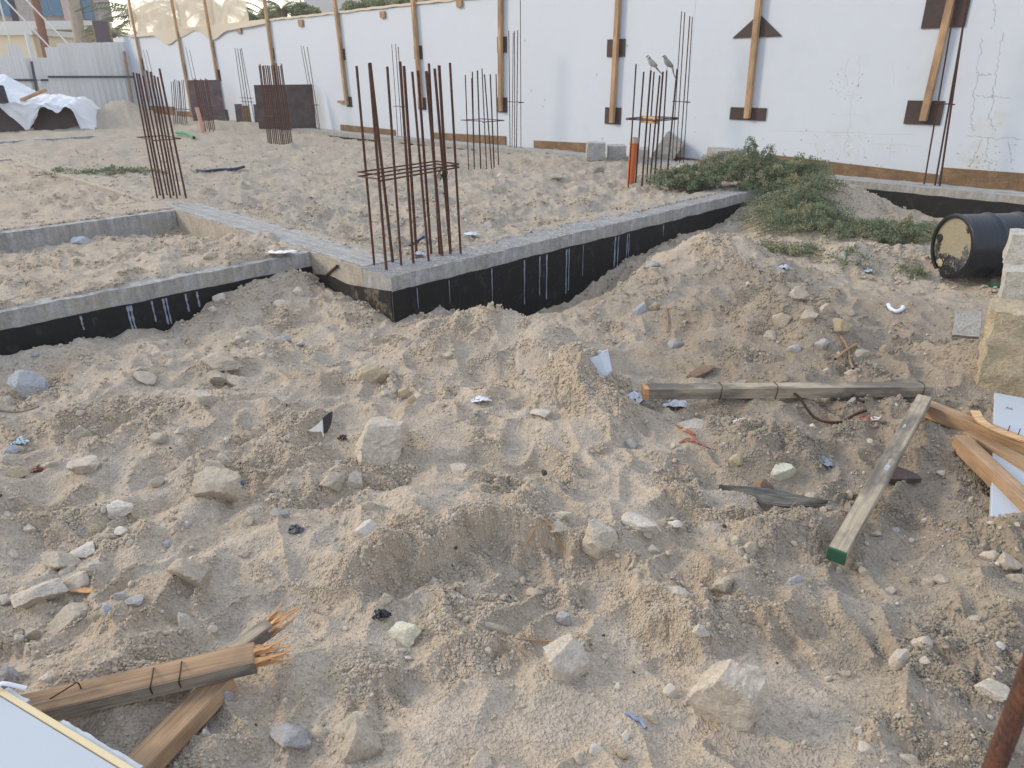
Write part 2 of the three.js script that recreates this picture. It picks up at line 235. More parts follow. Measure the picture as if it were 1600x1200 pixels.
function roughen(g, amp, f, seed = 0) { // push every point about by position alone, so that seams stay closed
  const p = g.attributes.position;
  for (let i = 0; i < p.count; i++) { const x = p.getX(i), y = p.getY(i), z = p.getZ(i); p.setXYZ(i, x + amp * n3(x * f + seed, y * f, z * f), y + amp * n3(x * f, y * f + 31 + seed, z * f), z + amp * n3(x * f, y * f, z * f + 57 + seed)); }
  g.computeVertexNormals(); return g;
}
function roughBox(w, h, d, amp, f, cell, seed = 0) { const g = new THREE.BoxGeometry(w, h, d, Math.max(1, Math.round(w / cell)), Math.max(1, Math.round(h / cell)), Math.max(1, Math.round(d / cell))); boxUV(g, seed * 0.37); return roughen(g, amp, f, seed); }
const tube = (pts, r, seg = 12, rad = 7) => new THREE.TubeGeometry(new THREE.CatmullRomCurve3(pts.map((p) => p.isVector3 ? p : new THREE.Vector3(...p)), false, 'centripetal'), seg, r, rad, false);
function rod(a, b, r, rad = 8) { // straight bar from a to b; uv v runs along it in metres
  const L = a.distanceTo(b), g = new THREE.CylinderGeometry(r, r, L, rad, 1), uv = g.attributes.uv; for (let i = 0; i < uv.count; i++) uv.setY(i, uv.getY(i) * L);
  g.translate(0, L / 2, 0); g.applyQuaternion(new THREE.Quaternion().setFromUnitVectors(new THREE.Vector3(0, 1, 0), b.clone().sub(a).normalize())); g.translate(a.x, a.y, a.z); return g;
}
function layAlong(o, a, b, roll = 0) { // put an object so that its x axis runs from a to b, y up
  const x = b.clone().sub(a).normalize(), z = new THREE.Vector3().crossVectors(x, new THREE.Vector3(0, 1, 0)).normalize(), y = new THREE.Vector3().crossVectors(z, x);
  o.quaternion.setFromRotationMatrix(new THREE.Matrix4().makeBasis(x, y, z)); if (roll) o.rotateX(roll); o.position.copy(a); return o;
}
// ---------------------------------------------------------------- ground
{
  const angs = []; const A0 = 50 * Math.PI / 180; const NA = 1000;
  for (let i = 0; i <= NA; i++) angs.push(-A0 + 2 * A0 * i / NA);
  for (let i = 1; i < 70; i++) angs.push(A0 + (TAU - 2 * A0) * i / 70);
  const rs = []; for (let i = 1; i <= 14; i++) rs.push(0.75 * i / 14);
  const a0 = Math.atan(0.75 / EYE), a1 = Math.atan(62 / EYE), NR = 800; for (let i = 1; i <= NR; i++) rs.push(EYE * Math.tan(lerp(a0, a1, i / NR)));
  rs.push(80, 120, 200, 330);
  const na = angs.length, nr = rs.length, N = na * nr + 1, P = new Float32Array(N * 3), Cc = new Float32Array(N * 3), U = new Float32Array(N * 2), I = new Uint32Array(((nr - 1) * na * 2 + na) * 3);
  const put = (k, x, z) => {
    const y = ground(x, z); P[3 * k] = x; P[3 * k + 1] = y; P[3 * k + 2] = z; U[2 * k] = x; U[2 * k + 1] = z;
    const c = Math.max(crumb(x, z), nearEdge * 1.2), m = 0.5 + 0.5 * fbm(x - 4, z + 8, 0.9, 3), q = 0.5 + 0.5 * n2(x * 3.1 + 40, z * 3.1), [s, t] = toST(x, z);
    let col = mix3([0.545, 0.482, 0.412], [0.530, 0.442, 0.345], clamp(0.55 * c + 0.6 * (m - 0.45)));
    col = mix3(col, [0.46, 0.42, 0.37], clamp(1.5 * q - 0.75) * 0.6);
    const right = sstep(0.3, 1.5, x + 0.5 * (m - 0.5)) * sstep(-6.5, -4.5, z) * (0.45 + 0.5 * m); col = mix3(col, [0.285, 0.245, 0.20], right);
    const wet = sstep(0.45, 0.8, n2(x * 1.3 + 20, z * 1.3 - 7)) * 0.5; col = mix3(col, [0.41, 0.335, 0.255], wet);
    if (s > 0 && t > 0) col = mix3(col, [0.455, 0.42, 0.375], 0.45 + 0.5 * sstep(0.35, 0.7, m)); // lime and cement dust on the slab fill
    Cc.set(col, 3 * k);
  };
  put(0, 0, 0); for (let j = 0; j < nr; j++) for (let i = 0; i < na; i++) put(1 + j * na + i, rs[j] * Math.sin(angs[i]), -rs[j] * Math.cos(angs[i]));
  let o = 0; for (let i = 0; i < na; i++) { I[o++] = 0; I[o++] = 1 + (i + 1) % na; I[o++] = 1 + i; }
  for (let j = 0; j + 1 < nr; j++) for (let i = 0; i < na; i++) { const a = 1 + j * na + i, b = 1 + j * na + (i + 1) % na, c = a + na, d = b + na; I[o++] = a; I[o++] = b; I[o++] = c; I[o++] = b; I[o++] = d; I[o++] = c; }
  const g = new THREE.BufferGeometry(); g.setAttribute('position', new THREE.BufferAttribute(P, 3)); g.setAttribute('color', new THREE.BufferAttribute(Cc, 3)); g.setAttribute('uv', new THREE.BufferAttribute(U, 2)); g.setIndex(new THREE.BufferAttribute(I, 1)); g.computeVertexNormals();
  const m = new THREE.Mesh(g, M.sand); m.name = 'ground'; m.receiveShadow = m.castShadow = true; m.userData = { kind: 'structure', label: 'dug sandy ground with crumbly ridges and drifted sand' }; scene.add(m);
}
// ---------------------------------------------------------------- rocks
function rockGeo(seed, detail = 7, cuts = 11, noise = 0.05) {
  const r = mulberry(seed), g0 = new THREE.IcosahedronGeometry(1, detail); g0.deleteAttribute('uv'); g0.deleteAttribute('normal'); const g = mergeVertices(g0, 1e-4), p = g.attributes.position;
  const planes = Array.from({ length: cuts }, () => { const v = new THREE.Vector3(r() * 2 - 1, (r() * 2 - 1) * 0.9, r() * 2 - 1).normalize(); return [v, (cuts > 9 ? 0.42 : 0.55) + 0.36 * r()]; });
  const v = new THREE.Vector3();
  for (let i = 0; i < p.count; i++) {
    v.fromBufferAttribute(p, i); let k = 1; for (const [n, d] of planes) { const q = v.dot(n); if (q > 0.02) k = Math.min(k, d / q); }
    k *= 1 + noise * n3(v.x * 2.3 + seed, v.y * 2.3, v.z * 2.3) + noise * 0.55 * n3(v.x * 6 + seed, v.y * 6, v.z * 6) + noise * 0.25 * n3(v.x * 14, v.y * 14 + seed, v.z * 14);
    p.setXYZ(i, v.x * k, v.y * k, v.z * k);
  }
  g.computeVertexNormals(); return g;
}
{ // crumbs and pebbles: nobody could count them
  const r = mulberry(77), kinds = [0, 1, 2, 3, 4].map((i) => { const g = rockGeo(500 + i, i < 2 || i > 2 ? 2 : 1, i < 3 ? 8 : 14, i < 3 ? 0.22 : 0.05); return i < 3 ? faceUV(g) : toCreasedNormals(faceUV(g), 0.5); });
  const lots = kinds.map(() => []), m4 = new THREE.Matrix4(), q = new THREE.Quaternion(), e = new THREE.Euler(), col = new THREE.Color(), at3 = new THREE.Vector3(), sc = new THREE.Vector3();
  const drop = (x, z, d, lot, c, sink, lift = 0) => { e.set(r() * 6.3, r() * 6.3, r() * 6.3); q.setFromEuler(e); const h = d * 0.6; m4.compose(at3.set(x, ground(x, z) + lift + d * sink, z), q, sc.set(h, h * (0.6 + 0.4 * r()), h * (0.7 + 0.3 * r()))); lots[lot].push([m4.clone(), c.clone()]); };
  const spot = () => { const al = lerp(0.50, 1.47, Math.pow(r(), 0.9)), R = EYE * Math.tan(al), th = (r() * 2 - 1) * 0.80; return [R * Math.sin(th), -R * Math.cos(th), R]; };
  const bare = (s, t) => s > 7.3 || s > -0.02 && s < 0.3 && t > -0.02 && t < 4.2 || t > -0.02 && t < 0.3 && s > -0.02 && s < 5.3 || t > 1.1 && t < 1.22 && s < 0.1 || t > 4.0 && t < 4.12 && s < 0.1 || s > -0.04 && s < 0.05 && t > 1 && t < 5;
  for (let i = 0; i < 620000; i++) { // crumbs of the dirt itself, lying thick along the ridges and broken edges
    const [x, z, R] = spot(), y = ground(x, z), c = Math.max(crumb(x, z) * sstep(-0.35, 0.35, n2(x * 3.3 + 7, z * 3.3) + 0.4 * n2(x * 9, z * 9)), nearEdge), [s, t] = toST(x, z); if (bare(s, t)) continue; const k = r(); if (k > 0.012 + 0.988 * c * c) { if (k > 0.75 * (1 + 0.9 * Math.min(0, patch(x, z)))) continue; const e2 = 0.025 + 0.004 * R, gx = ground(x + e2, z) - y, gz = ground(x, z + e2) - y, sl = Math.hypot(gx, gz) / e2; if (k > 0.75 * sstep(0.6, 1.3, sl)) continue; }
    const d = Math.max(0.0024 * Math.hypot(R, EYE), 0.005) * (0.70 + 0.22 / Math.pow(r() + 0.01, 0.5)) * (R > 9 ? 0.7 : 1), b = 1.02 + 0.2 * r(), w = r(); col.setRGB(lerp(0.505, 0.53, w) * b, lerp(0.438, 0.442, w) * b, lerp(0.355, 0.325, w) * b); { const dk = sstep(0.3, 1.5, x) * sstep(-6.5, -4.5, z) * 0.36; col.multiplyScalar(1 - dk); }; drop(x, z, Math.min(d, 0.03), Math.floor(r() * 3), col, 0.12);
  }
  for (let i = 0; i < 9000; i++) { // loose pebbles
    const [x, z, R] = spot(), [s, t] = toST(x, z); if (s > 7.3 || r() > 0.3 + 0.7 * crumb(x, z)) continue; const onTop = bare(s, t); if (onTop && r() > 0.4) continue;
    const d = Math.min(0.05, Math.max(0.003 * Math.hypot(R, EYE), 0.006) * (0.6 + 0.5 / Math.pow(r() + 0.004, 0.48))), tone = r(), b = 0.9 + 0.2 * r(); if (onTop && d > 0.02) continue;
    if (tone < 0.74) col.setRGB(0.56 * b, 0.485 * b, 0.395 * b); else if (tone < 0.9) col.setRGB(0.64 * b, 0.58 * b, 0.49 * b); else if (tone < 0.985) col.setRGB(0.45 * b, 0.43 * b, 0.40 * b); else col.setRGB(0.08, 0.075, 0.07); drop(x, z, d, 3 + Math.floor(r() * 2), col, 0.14, onTop ? Math.max(0, 0.352 - ground(x, z)) : 0);
  }
  for (let i = 0; i < 14000; i++) { // mortar crumbs on the bare beam tops
    const long = r() < 0.55, s = long ? 5.2 * r() : 0.36 * r(), t = long ? 0.37 * r() : 4.3 * r(), p = ST(s, t), y = ground(p.x, p.z); if (y > 0.353) continue; const d = 0.005 + 0.012 * r() * r(), b = 0.9 + 0.3 * r(); col.setRGB(0.50 * b, 0.50 * b, 0.50 * b); drop(p.x, p.z, d, 4, col, 0.1, 0.353 - y);
  }
  const names = ['dirt_crumbs', 'sand_clods', 'fine_gravel', 'pebbles', 'stone_chips'];
  const labels = ['sandy crumbs strewn over the dug ground', 'small lumpy sand clods strewn over the ground', 'fine pale gravel strewn over the sand', 'tiny rounded pebbles strewn over the sand', 'tiny angular stone chips strewn over the sand'];
  lots.forEach((lot, i) => { const im = new THREE.InstancedMesh(kinds[i], M.clod, lot.length); lot.forEach(([a, c], j) => { im.setMatrixAt(j, a); im.setColorAt(j, c); }); im.name = names[i]; im.castShadow = im.receiveShadow = true; im.userData = { kind: 'stuff', label: labels[i], category: 'gravel' }; scene.add(im); });
}
// ---------------------------------------------------------------- foundation: ground beams with bitumen sides
{
  const f = thing('foundation', C0, 'rough concrete ground beams with black bitumen sides framing the sand bays', 'foundation', null, TURN);
  const beam = (s0, s1, t0, t1, top, seed, h = 0.75) => { const g = roughBox(s1 - s0, h, t1 - t0, 0.006, 5, 0.06, seed); g.translate((s0 + s1) / 2, top - h / 2, -(t0 + t1) / 2); return part('ground_beam', g, M.concrete, f); };
  const wavy = (L, h, seed, amp = 0.006, drop = 0) => { // coat of bitumen: painted edge is not straight
    const sh = new THREE.Shape(); sh.moveTo(0, -h); sh.lineTo(L, -h); const n = Math.round(L / 0.05); for (let i = n; i >= 0; i--) { const x = L * i / n; sh.lineTo(x, amp * n2(x * 2.2 + seed, 3) + amp * 0.4 * n2(x * 9, seed) - drop * (1 - i / n) * 0); }
    return boxUV(new THREE.ExtrudeGeometry(sh, { depth: 0.014, bevelEnabled: false }), seed);
  };
  const A = beam(0, 7.05, 0, 0.38, 0.35, 1), B = beam(-7, -0.004, 1.15, 1.5, 0.35, 2), Eb = beam(0, 0.36, 0.384, 12.5, 0.352, 3); Eb.material = grainy(lin(0.50, 0.445, 0.36)); Eb.userData.label = 'ground beam with a sand coloured side';
  beam(-8, -0.004, 4.06, 4.4, 0.352, 4); const F = beam(7.06, 7.46, -8, 30, 0.352, 5); beam(-9, -0.004, 11.6, 11.95, 0.36, 6); beam(-9, 3, 16, 16.3, 0.36, 7);
  { const g = roughBox(0.33, 0.012, 4.1, 0.004, 6, 0.05, 9); g.translate(0.19, 0.353, -(0.39 + 2.05)); part('cement_screed', g, M.concrete, Eb, 'rough grey cement on top of the beam'); }
  // faces towards the camera: -z is t, so the near face of A lies at local z = 0
  const ca = part('bitumen_coat', wavy(7.05, 0.65, 4).translate(0, 0.235, -0.004), M.tar, A);
  const cb = part('bitumen_coat', wavy(6.99, 0.65, 9).translate(-7, 0.235, -1.154), M.tar, B);
  { const g = wavy(38, 0.65, 15).rotateY(-Math.PI / 2).translate(7.062, 0.265, -30); part('bitumen_coat', g, M.tar, F); }
  { // short face of A by the corner: the coat is worn and smeared with sand
    const sh = new THREE.Shape(); sh.moveTo(0, -0.7); sh.lineTo(1.15, -0.7); sh.lineTo(1.15, -0.06); sh.quadraticCurveTo(1.0, -0.02, 0.8, -0.015); sh.quadraticCurveTo(0.6, -0.05, 0.46, -0.02); sh.quadraticCurveTo(0.2, 0.0, 0.0, 0.03);
    const g = boxUV(new THREE.ExtrudeGeometry(sh, { depth: 0.012, bevelEnabled: false }), 3).rotateY(-Math.PI / 2).scale(1, 1, -1);
    g.translate(-0.004, 0.215, 0); if (g.index) g.index.array.reverse(); g.computeVertexNormals(); part('bitumen_coat', g, M.tarMud, Eb, 'bitumen coat worn and smeared with dried mud');
  }
  // dried lime runs down the black side of the long beam, where the photograph has them
  const r = mulberry(5);
  const run = (s, w, len, parent, z0) => { const sh = new THREE.Shape(), n = 9; sh.moveTo(-w / 2, 0.0); for (let i = 0; i <= n; i++) { const k = i / n; sh.lineTo(-w / 2 * (1 - 0.5 * k) + w * 0.3 * n2(k * 3 + s, 1), -len * k); } for (let i = n; i >= 0; i--) { const k = i / n; sh.lineTo(w / 2 * (1 - 0.5 * k) + w * 0.3 * n2(k * 3 + s, 8), -len * k); }
    part('lime_run', boxUV(new THREE.ExtrudeGeometry(sh, { depth: 0.002, bevelEnabled: false })).translate(s, 0.222, z0 + 0.0102), M.lime, parent); };
  for (const [u, w, len] of [[650, 0.007, 0.16], [767, 0.008, 0.3], [818, 0.012, 0.4], [842, 0.012, 0.36], [853, 0.016, 0.42], [884, 0.016, 0.42], [888, 0.012, 0.4], [960, 0.022, 0.32], [965, 0.014, 0.3], [979, 0.014, 0.25], [982, 0.01, 0.25], [1035, 0.012, 0.12], [700, 0.005, 0.2], [910, 0.006, 0.3]]) {
    const d = ray(u, 433 - (u - 610) * 0.222 + 22), k = (0 - toST(0, 0)[1]) / (d.x * D2[0] + d.z * D2[1]), s = toST(d.x * k, d.z * k)[0]; run(s, w, len, ca, 0); }
  for (const [u, len] of [[195, 0.2], [200, 0.22], [234, 0.16], [252, 0.2], [257, 0.2], [288, 0.14], [306, 0.12], [120, 0.1]]) {
    const d = ray(u, 490 - u * 0.12), k = (1.15 - toST(0, 0)[1]) / (d.x * D2[0] + d.z * D2[1]), s = toST(d.x * k, d.z * k)[0]; run(s, 0.010 + 0.008 * r(), len, cb, -1.15); }
  { const a = new THREE.Vector3(-0.012, 0.19, -0.92), b = new THREE.Vector3(-0.012, 0.31, -0.72); const g = rod(a, b, 0.012); part('embedded_bar', g, M.rust, A); }
}
// ---------------------------------------------------------------- boundary wall
const WALL = 7.9, WTOP = 3.05;            // s of its near face, height of its top
{
  const w = thing('boundary_wall', ST(WALL, 0, 0), 'long white painted boundary wall with cracks and stains behind the site', 'wall', null, TURN);
  const sheet = (t0, t1, wpx, hpx, draw) => { // painted plaster as a canvas over t0..t1 (left to right: t falls) and 0..WTOP
    const c = document.createElement('canvas'); c.width = wpx; c.height = hpx; const x = c.getContext('2d'); x.fillStyle = '#e9eaea'; x.fillRect(0, 0, wpx, hpx);
    const X = (t) => (t1 - t) / (t1 - t0) * wpx, Y = (y) => (WTOP - y) / WTOP * hpx; draw(x, X, Y, wpx, hpx); const tx = new THREE.CanvasTexture(c); tx.colorSpace = THREE.SRGBColorSpace; return tx; };
  const blot = (x, cx, cy, rad, rgb, a, r, n = 26) => { for (let i = 0; i < n; i++) { const q = r() * TAU, k = Math.sqrt(r()) * rad, s = rad * (0.06 + 0.22 * r()); x.fillStyle = `rgba(${rgb},${a * (0.3 + 0.7 * r())})`; x.beginPath(); x.ellipse(cx + Math.cos(q) * k, cy + Math.sin(q) * k * 0.8, s, s * (0.4 + r()), r() * 3, 0, TAU); x.fill(); } };
  const crack = (x, pts, r, a = 0.5, lw = 1.1) => { x.lineWidth = lw; for (let i = 0; i + 1 < pts.length; i++) { let [px, py] = pts[i]; const [qx, qy] = pts[i + 1], n = 7; for (let k = 1; k <= n; k++) { const ex = lerp(pts[i][0], qx, k / n) + (k < n ? (r() - 0.5) * 7 : 0), ey = lerp(pts[i][1], qy, k / n) + (k < n ? (r() - 0.5) * 7 : 0); x.strokeStyle = `rgba(120,112,100,${a * (0.35 + 0.65 * r())})`; x.beginPath(); x.moveTo(px, py); x.lineTo(ex, ey); x.stroke(); px = ex; py = ey; } } };
  const make = (t0, t1, tx, seed) => {
    const L = t1 - t0, g = new THREE.BoxGeometry(0.2, WTOP + 0.4, L, 1, 1, 1); g.translate(0.1, (WTOP - 0.4) / 2, -(t0 + t1) / 2);
    const p = g.attributes.position, uv = g.attributes.uv; for (let i = 0; i < p.count; i++) uv.setXY(i, (t1 + p.getZ(i)) / L, p.getY(i) / WTOP);
    tx.wrapS = tx.wrapT = THREE.ClampToEdgeWrapping; const m = mat({ color: lin(0.765, 0.825, 0.905), map: tx, bumpMap: null, roughness: 0.85 });
    return part('wall_section', g, m, w);
  };
  const P = (u, v) => { const q = onS(u, v, WALL); return [q.t, q.y]; };
  const rA = mulberry(201), J = 2.6;
  make(-8, J, sheet(-8, J, 2048, 600, (x, X, Y) => {
    for (let i = 0; i < 260; i++) { const k = rA() * 2048, j = rA() * 600; blot(x, k, j, 30 + 60 * rA(), rA() < 0.5 ? '200,203,206' : '250,250,248', 0.05, rA, 8); }
    const cr = (pts, a, lw) => crack(x, pts.map(([u, v]) => { const [t, y] = P(u, v); return [X(t), Y(y)]; }), rA, a, lw);
    for (const pts of [[[1553, 0], [1555, 20], [1550, 45]], [[1533, 60], [1532, 85], [1525, 105], [1528, 120], [1522, 145], [1520, 175], [1517, 190], [1520, 205]], [[1567, 50], [1562, 75], [1557, 110], [1552, 145], [1553, 160], [1545, 180], [1550, 195], [1555, 205]], [[1525, 117], [1550, 117]], [[1525, 150], [1545, 152], [1555, 150], [1580, 155]], [[1510, 213], [1540, 215], [1600, 218]], [[1530, 220], [1522, 245], [1515, 262]], [[1545, 215], [1540, 240], [1548, 265]], [[1575, 220], [1580, 255]]]) cr(pts, 0.55, 1.4);
    for (const pts of [[[1325, 90], [1320, 115], [1325, 130], [1315, 140]], [[1340, 85], [1343, 100], [1340, 140]], [[1310, 150], [1345, 147]], [[1290, 205], [1430, 210]], [[1395, 100], [1398, 130]], [[1300, 178], [1345, 180]], [[1330, 150], [1328, 190], [1320, 240]], [[1420, 98], [1418, 110]], [[1270, 215], [1280, 245]], [[1395, 215], [1390, 250]], [[1200, 205], [1300, 206]], [[1360, 225], [1440, 228]]]) cr(pts, 0.3, 1);
    for (const [u, v, rad, a] of [[1320, 212, 40, 0.05], [1330, 235, 30, 0.05], [1545, 195, 40, 0.05], [1555, 185, 25, 0.08], [1525, 245, 40, 0.07], [1530, 255, 25, 0.08], [1390, 235, 30, 0.04], [1290, 230, 30, 0.04], [1440, 190, 20, 0.04]]) { const [t, y] = P(u, v); blot(x, X(t), Y(y), rad, '196,168,118', a, rA, 34); }
    for (const [u, v, n] of [[1330, 235, 30], [1340, 245, 16], [1525, 250, 40], [1322, 130, 26], [1210, 235, 8], [1555, 240, 20], [1395, 255, 14], [1270, 225, 14], [1080, 190, 4]]) { const [t, y] = P(u, v); for (let i = 0; i < n; i++) { x.fillStyle = `rgba(110,98,80,${0.15 + 0.35 * rA()})`; x.fillRect(X(t) + (rA() - 0.5) * 90, Y(y) + (rA() - 0.5) * 90, 1 + rA() * 3, 1 + rA() * 4); } }
    for (let i = 0; i < 46; i++) { x.fillStyle = `rgba(150,135,108,${0.05 + 0.08 * rA()})`; const k = rA() * 2048; x.fillRect(k, 520 + rA() * 20, 6 + rA() * 30, 30 + rA() * 10); }
  }));
  make(J + 0.004, 31, sheet(J, 31, 2048, 256, (x, X, Y) => {
    for (let i = 0; i < 300; i++) blot(x, rA() * 2048, rA() * 256, 8 + 30 * rA(), rA() < 0.5 ? '205,208,210' : '250,250,248', 0.05, rA, 8);
    for (const [u, v] of [[851, 155], [848, 165], [941, 215], [830, 140], [980, 70], [932, 115], [820, 62]]) { const [t, y] = P(u, v); x.fillStyle = 'rgba(105,100,95,0.55)'; x.fillRect(X(t), Y(y), 1.4, 3); }
  }));
  // cloth laid over the coping, tucked along the top
  const g = roughBox(0.27, 0.05, 22, 0.012, 2.1, 0.12, 3); g.translate(0.1, WTOP + 0.03, -(6 + 11)); part('coping_cloth', g, mat({ color: lin(0.66, 0.58, 0.46), roughness: 1 }), w, 'beige cloth laid along the top of the wall');
}
// timber props up the wall with plywood pads
{
  const pads = (p, list, s0) => { for (const [u, v, wp, hp, tri] of list) { const q = onS(u, v, WALL - 0.02), D = q.p.distanceTo(camera.position), Wd = wp * D / FOCAL * 1.36, Hd = hp * D / FOCAL * 1.02, c = toST(p.position.x, p.position.z); let g;
    if (tri) { const sh = new THREE.Shape(); sh.moveTo(-Wd / 2, -Hd / 2); sh.lineTo(Wd / 2, -Hd / 2); sh.lineTo(0, Hd / 2); g = new THREE.ExtrudeGeometry(sh, { depth: 0.018, bevelEnabled: true, bevelSize: 0.002, bevelThickness: 0.002, bevelSegments: 1 }).translate(0, 0, -0.009); } else g = new RoundedBoxGeometry(Wd, Hd, 0.018, 1, 0.003);
    g.rotateY(-Math.PI / 2); g.translate(WALL - 0.0125 - c[0], q.y - p.position.y, -(q.t - c[1])); part('plywood_pad', boxUV(g), M.plyDark, p); } };
  const post = (top, bot, topY, label, list, wid = 0.085) => {
    const SP = WALL - 0.065, a = onS(...bot, SP), b = onS(...top, SP), dir = b.p.clone().sub(a.p).normalize(), end = topY ? a.p.clone().add(dir.multiplyScalar((topY - a.p.y) / dir.y)) : b.p;
    const o = thing('timber_prop', a.p, label, 'timber prop', 'timber props standing against the white wall', TURN), L = end.distanceTo(a.p), loc = end.clone().sub(a.p), ds = toST(end.x, end.z), as = toST(a.p.x, a.p.z);
    const g = rbox(L, 0.075, wid, 0.006, a.t); g.translate(L / 2, 0, 0); const x = new THREE.Vector3(ds[0] - as[0], end.y - a.p.y, -(ds[1] - as[1])).normalize(), y = new THREE.Vector3(-1, 0, 0), z = new THREE.Vector3().crossVectors(x, y).normalize(); y.crossVectors(z, x);
    g.applyMatrix4(new THREE.Matrix4().makeBasis(x, y, z)); part('timber', g, M.woodPost, o); pads(o, list); return o; };
  post([1486, 0], [1442, 189], 4.3, 'timber prop on the white wall by the tall bars, nearest the black drum', [[1477, 20, 36, 32], [1443, 176, 32, 28]]);
  post([1186, 0], [1167, 185], 4.3, 'timber prop on the white wall with a triangular plywood pad', [[1184, 40, 52, 27, 1], [1168, 178, 40, 16]]);
  post([966, 0], [956, 192], 4.3, 'timber prop on the white wall with two square pads above the concrete blocks', [[962, 75, 23, 22], [957, 181, 21, 22]]);
  post([782, 0], [782, 174], 4.3, 'timber prop on the white wall right of the corner rebar cage', [[784, 70, 14, 20], [784, 164, 15, 20]]);
  post([645, 0], [658, 168], 4.4, 'timber prop on the white wall seen through the corner rebar cage', [[653, 82, 13, 17], [659, 162, 13, 16]]);
  post([523, 0], [542, 164], 4.3, 'timber prop on the white wall with a short wooden cleat at its foot', [[536, 85, 6, 14], [545, 159, 10, 13]]);
  post([413, 0], [433, 150], 4.4, 'timber prop on the white wall rising behind the bunched rebar cage', [[426, 84, 5, 14]]);
  post([319, 0], [350, 186], 4.6, 'timber prop carrying the cloth screen behind the leaning grey plywood board', [[332, 78, 6, 18], [342, 118, 5, 14], [354, 180, 6, 14]]);
  post([268, 0], [299, 172], 4.6, 'timber prop carrying the middle of the cloth screen', [[288, 110, 6, 16], [297, 165, 6, 14]]);
  post([201, 0], [232, 160], 4.6, 'timber prop at the end of the cloth screen by the metal fence', [[222, 101, 6, 14]]);
  const clip = (u, v, w, h) => { const q = onS(u, v, WALL - 0.03), D = q.p.distanceTo(camera.position); const o = solo('wooden_clip', rbox(h * D / FOCAL, 0.05, w * D / FOCAL * 1.2, 0.004).rotateZ(Math.PI / 2), M.wood, q.p, null, 'wood block', 'small wood blocks pinning the cloth to the wall top'); o.rotation.y = TURN; return o; };
  [[470, 36, 'small wood block on the wall top above the leaning brown board'], [598, 23, 'small wood block on the wall top left of the seen-through timber prop'], [718, 6, 'small wood block on the wall top near the right end of the cloth'], [374, 47, 'small wood block on the wall top at the right foot of the cloth screen']].forEach(([u, v, l]) => tag(clip(u, v, 9, 8), l));
  { const q = onS(533, 159, WALL - 0.05); const o = solo('wooden_cleat', rbox(0.05, 0.06, 0.3, 0.004), M.wood, q.p, 'short wooden cleat nailed to the wall left of a timber prop foot', 'wood block'); o.rotation.y = TURN; }
  // plywood strips standing along the wall foot
  const strip = (u0, v0, u1, v1, h, label) => { const SP = WALL - 0.018, a = onS(u0, v0, SP), b = onS(u1, v1, SP), t0 = Math.max(a.t, b.t), t1 = Math.min(a.t, b.t), L = t0 - t1; const o = solo('plywood_strip', rbox(0.018, h + 0.3, L, 0.003).translate(0, -(h + 0.3) / 2, 0), M.plyBrown, ST(SP, (t0 + t1) / 2, (a.y + b.y) / 2), label, 'plywood strip', 'plywood strips along the wall foot'); o.rotation.order = 'YXZ'; o.rotation.y = TURN; o.rotation.x = Math.atan2(b.y - a.y, L) * 1; return o; };
  strip(532, 196, 617, 201, 0.2, 'brown plywood strip along the wall foot left of the corner rebar cage');
  strip(676, 204, 790, 216, 0.24, 'brown plywood strip along the wall foot behind the corner rebar cage');
  strip(834, 217, 916, 226, 0.2, 'brown plywood strip along the wall foot left of the concrete blocks');
  strip(1040, 245, 1104, 248, 0.1, 'short brown plywood strip along the wall foot between the concrete blocks');
  strip(1200, 251, 1468, 261, 0.2, 'long brown plywood strip along the wall foot behind the weeds');
  strip(1471, 261, 1640, 274, 0.2, 'brown plywood strip along the wall foot above the black drum');
  strip(232, 164, 272, 168, 0.3, 'brown plywood strip along the far wall foot behind the left rebar cage'); strip(275, 172, 308, 176, 0.25, 'brown plywood strip along the far wall foot left of the leaning grey board');
}
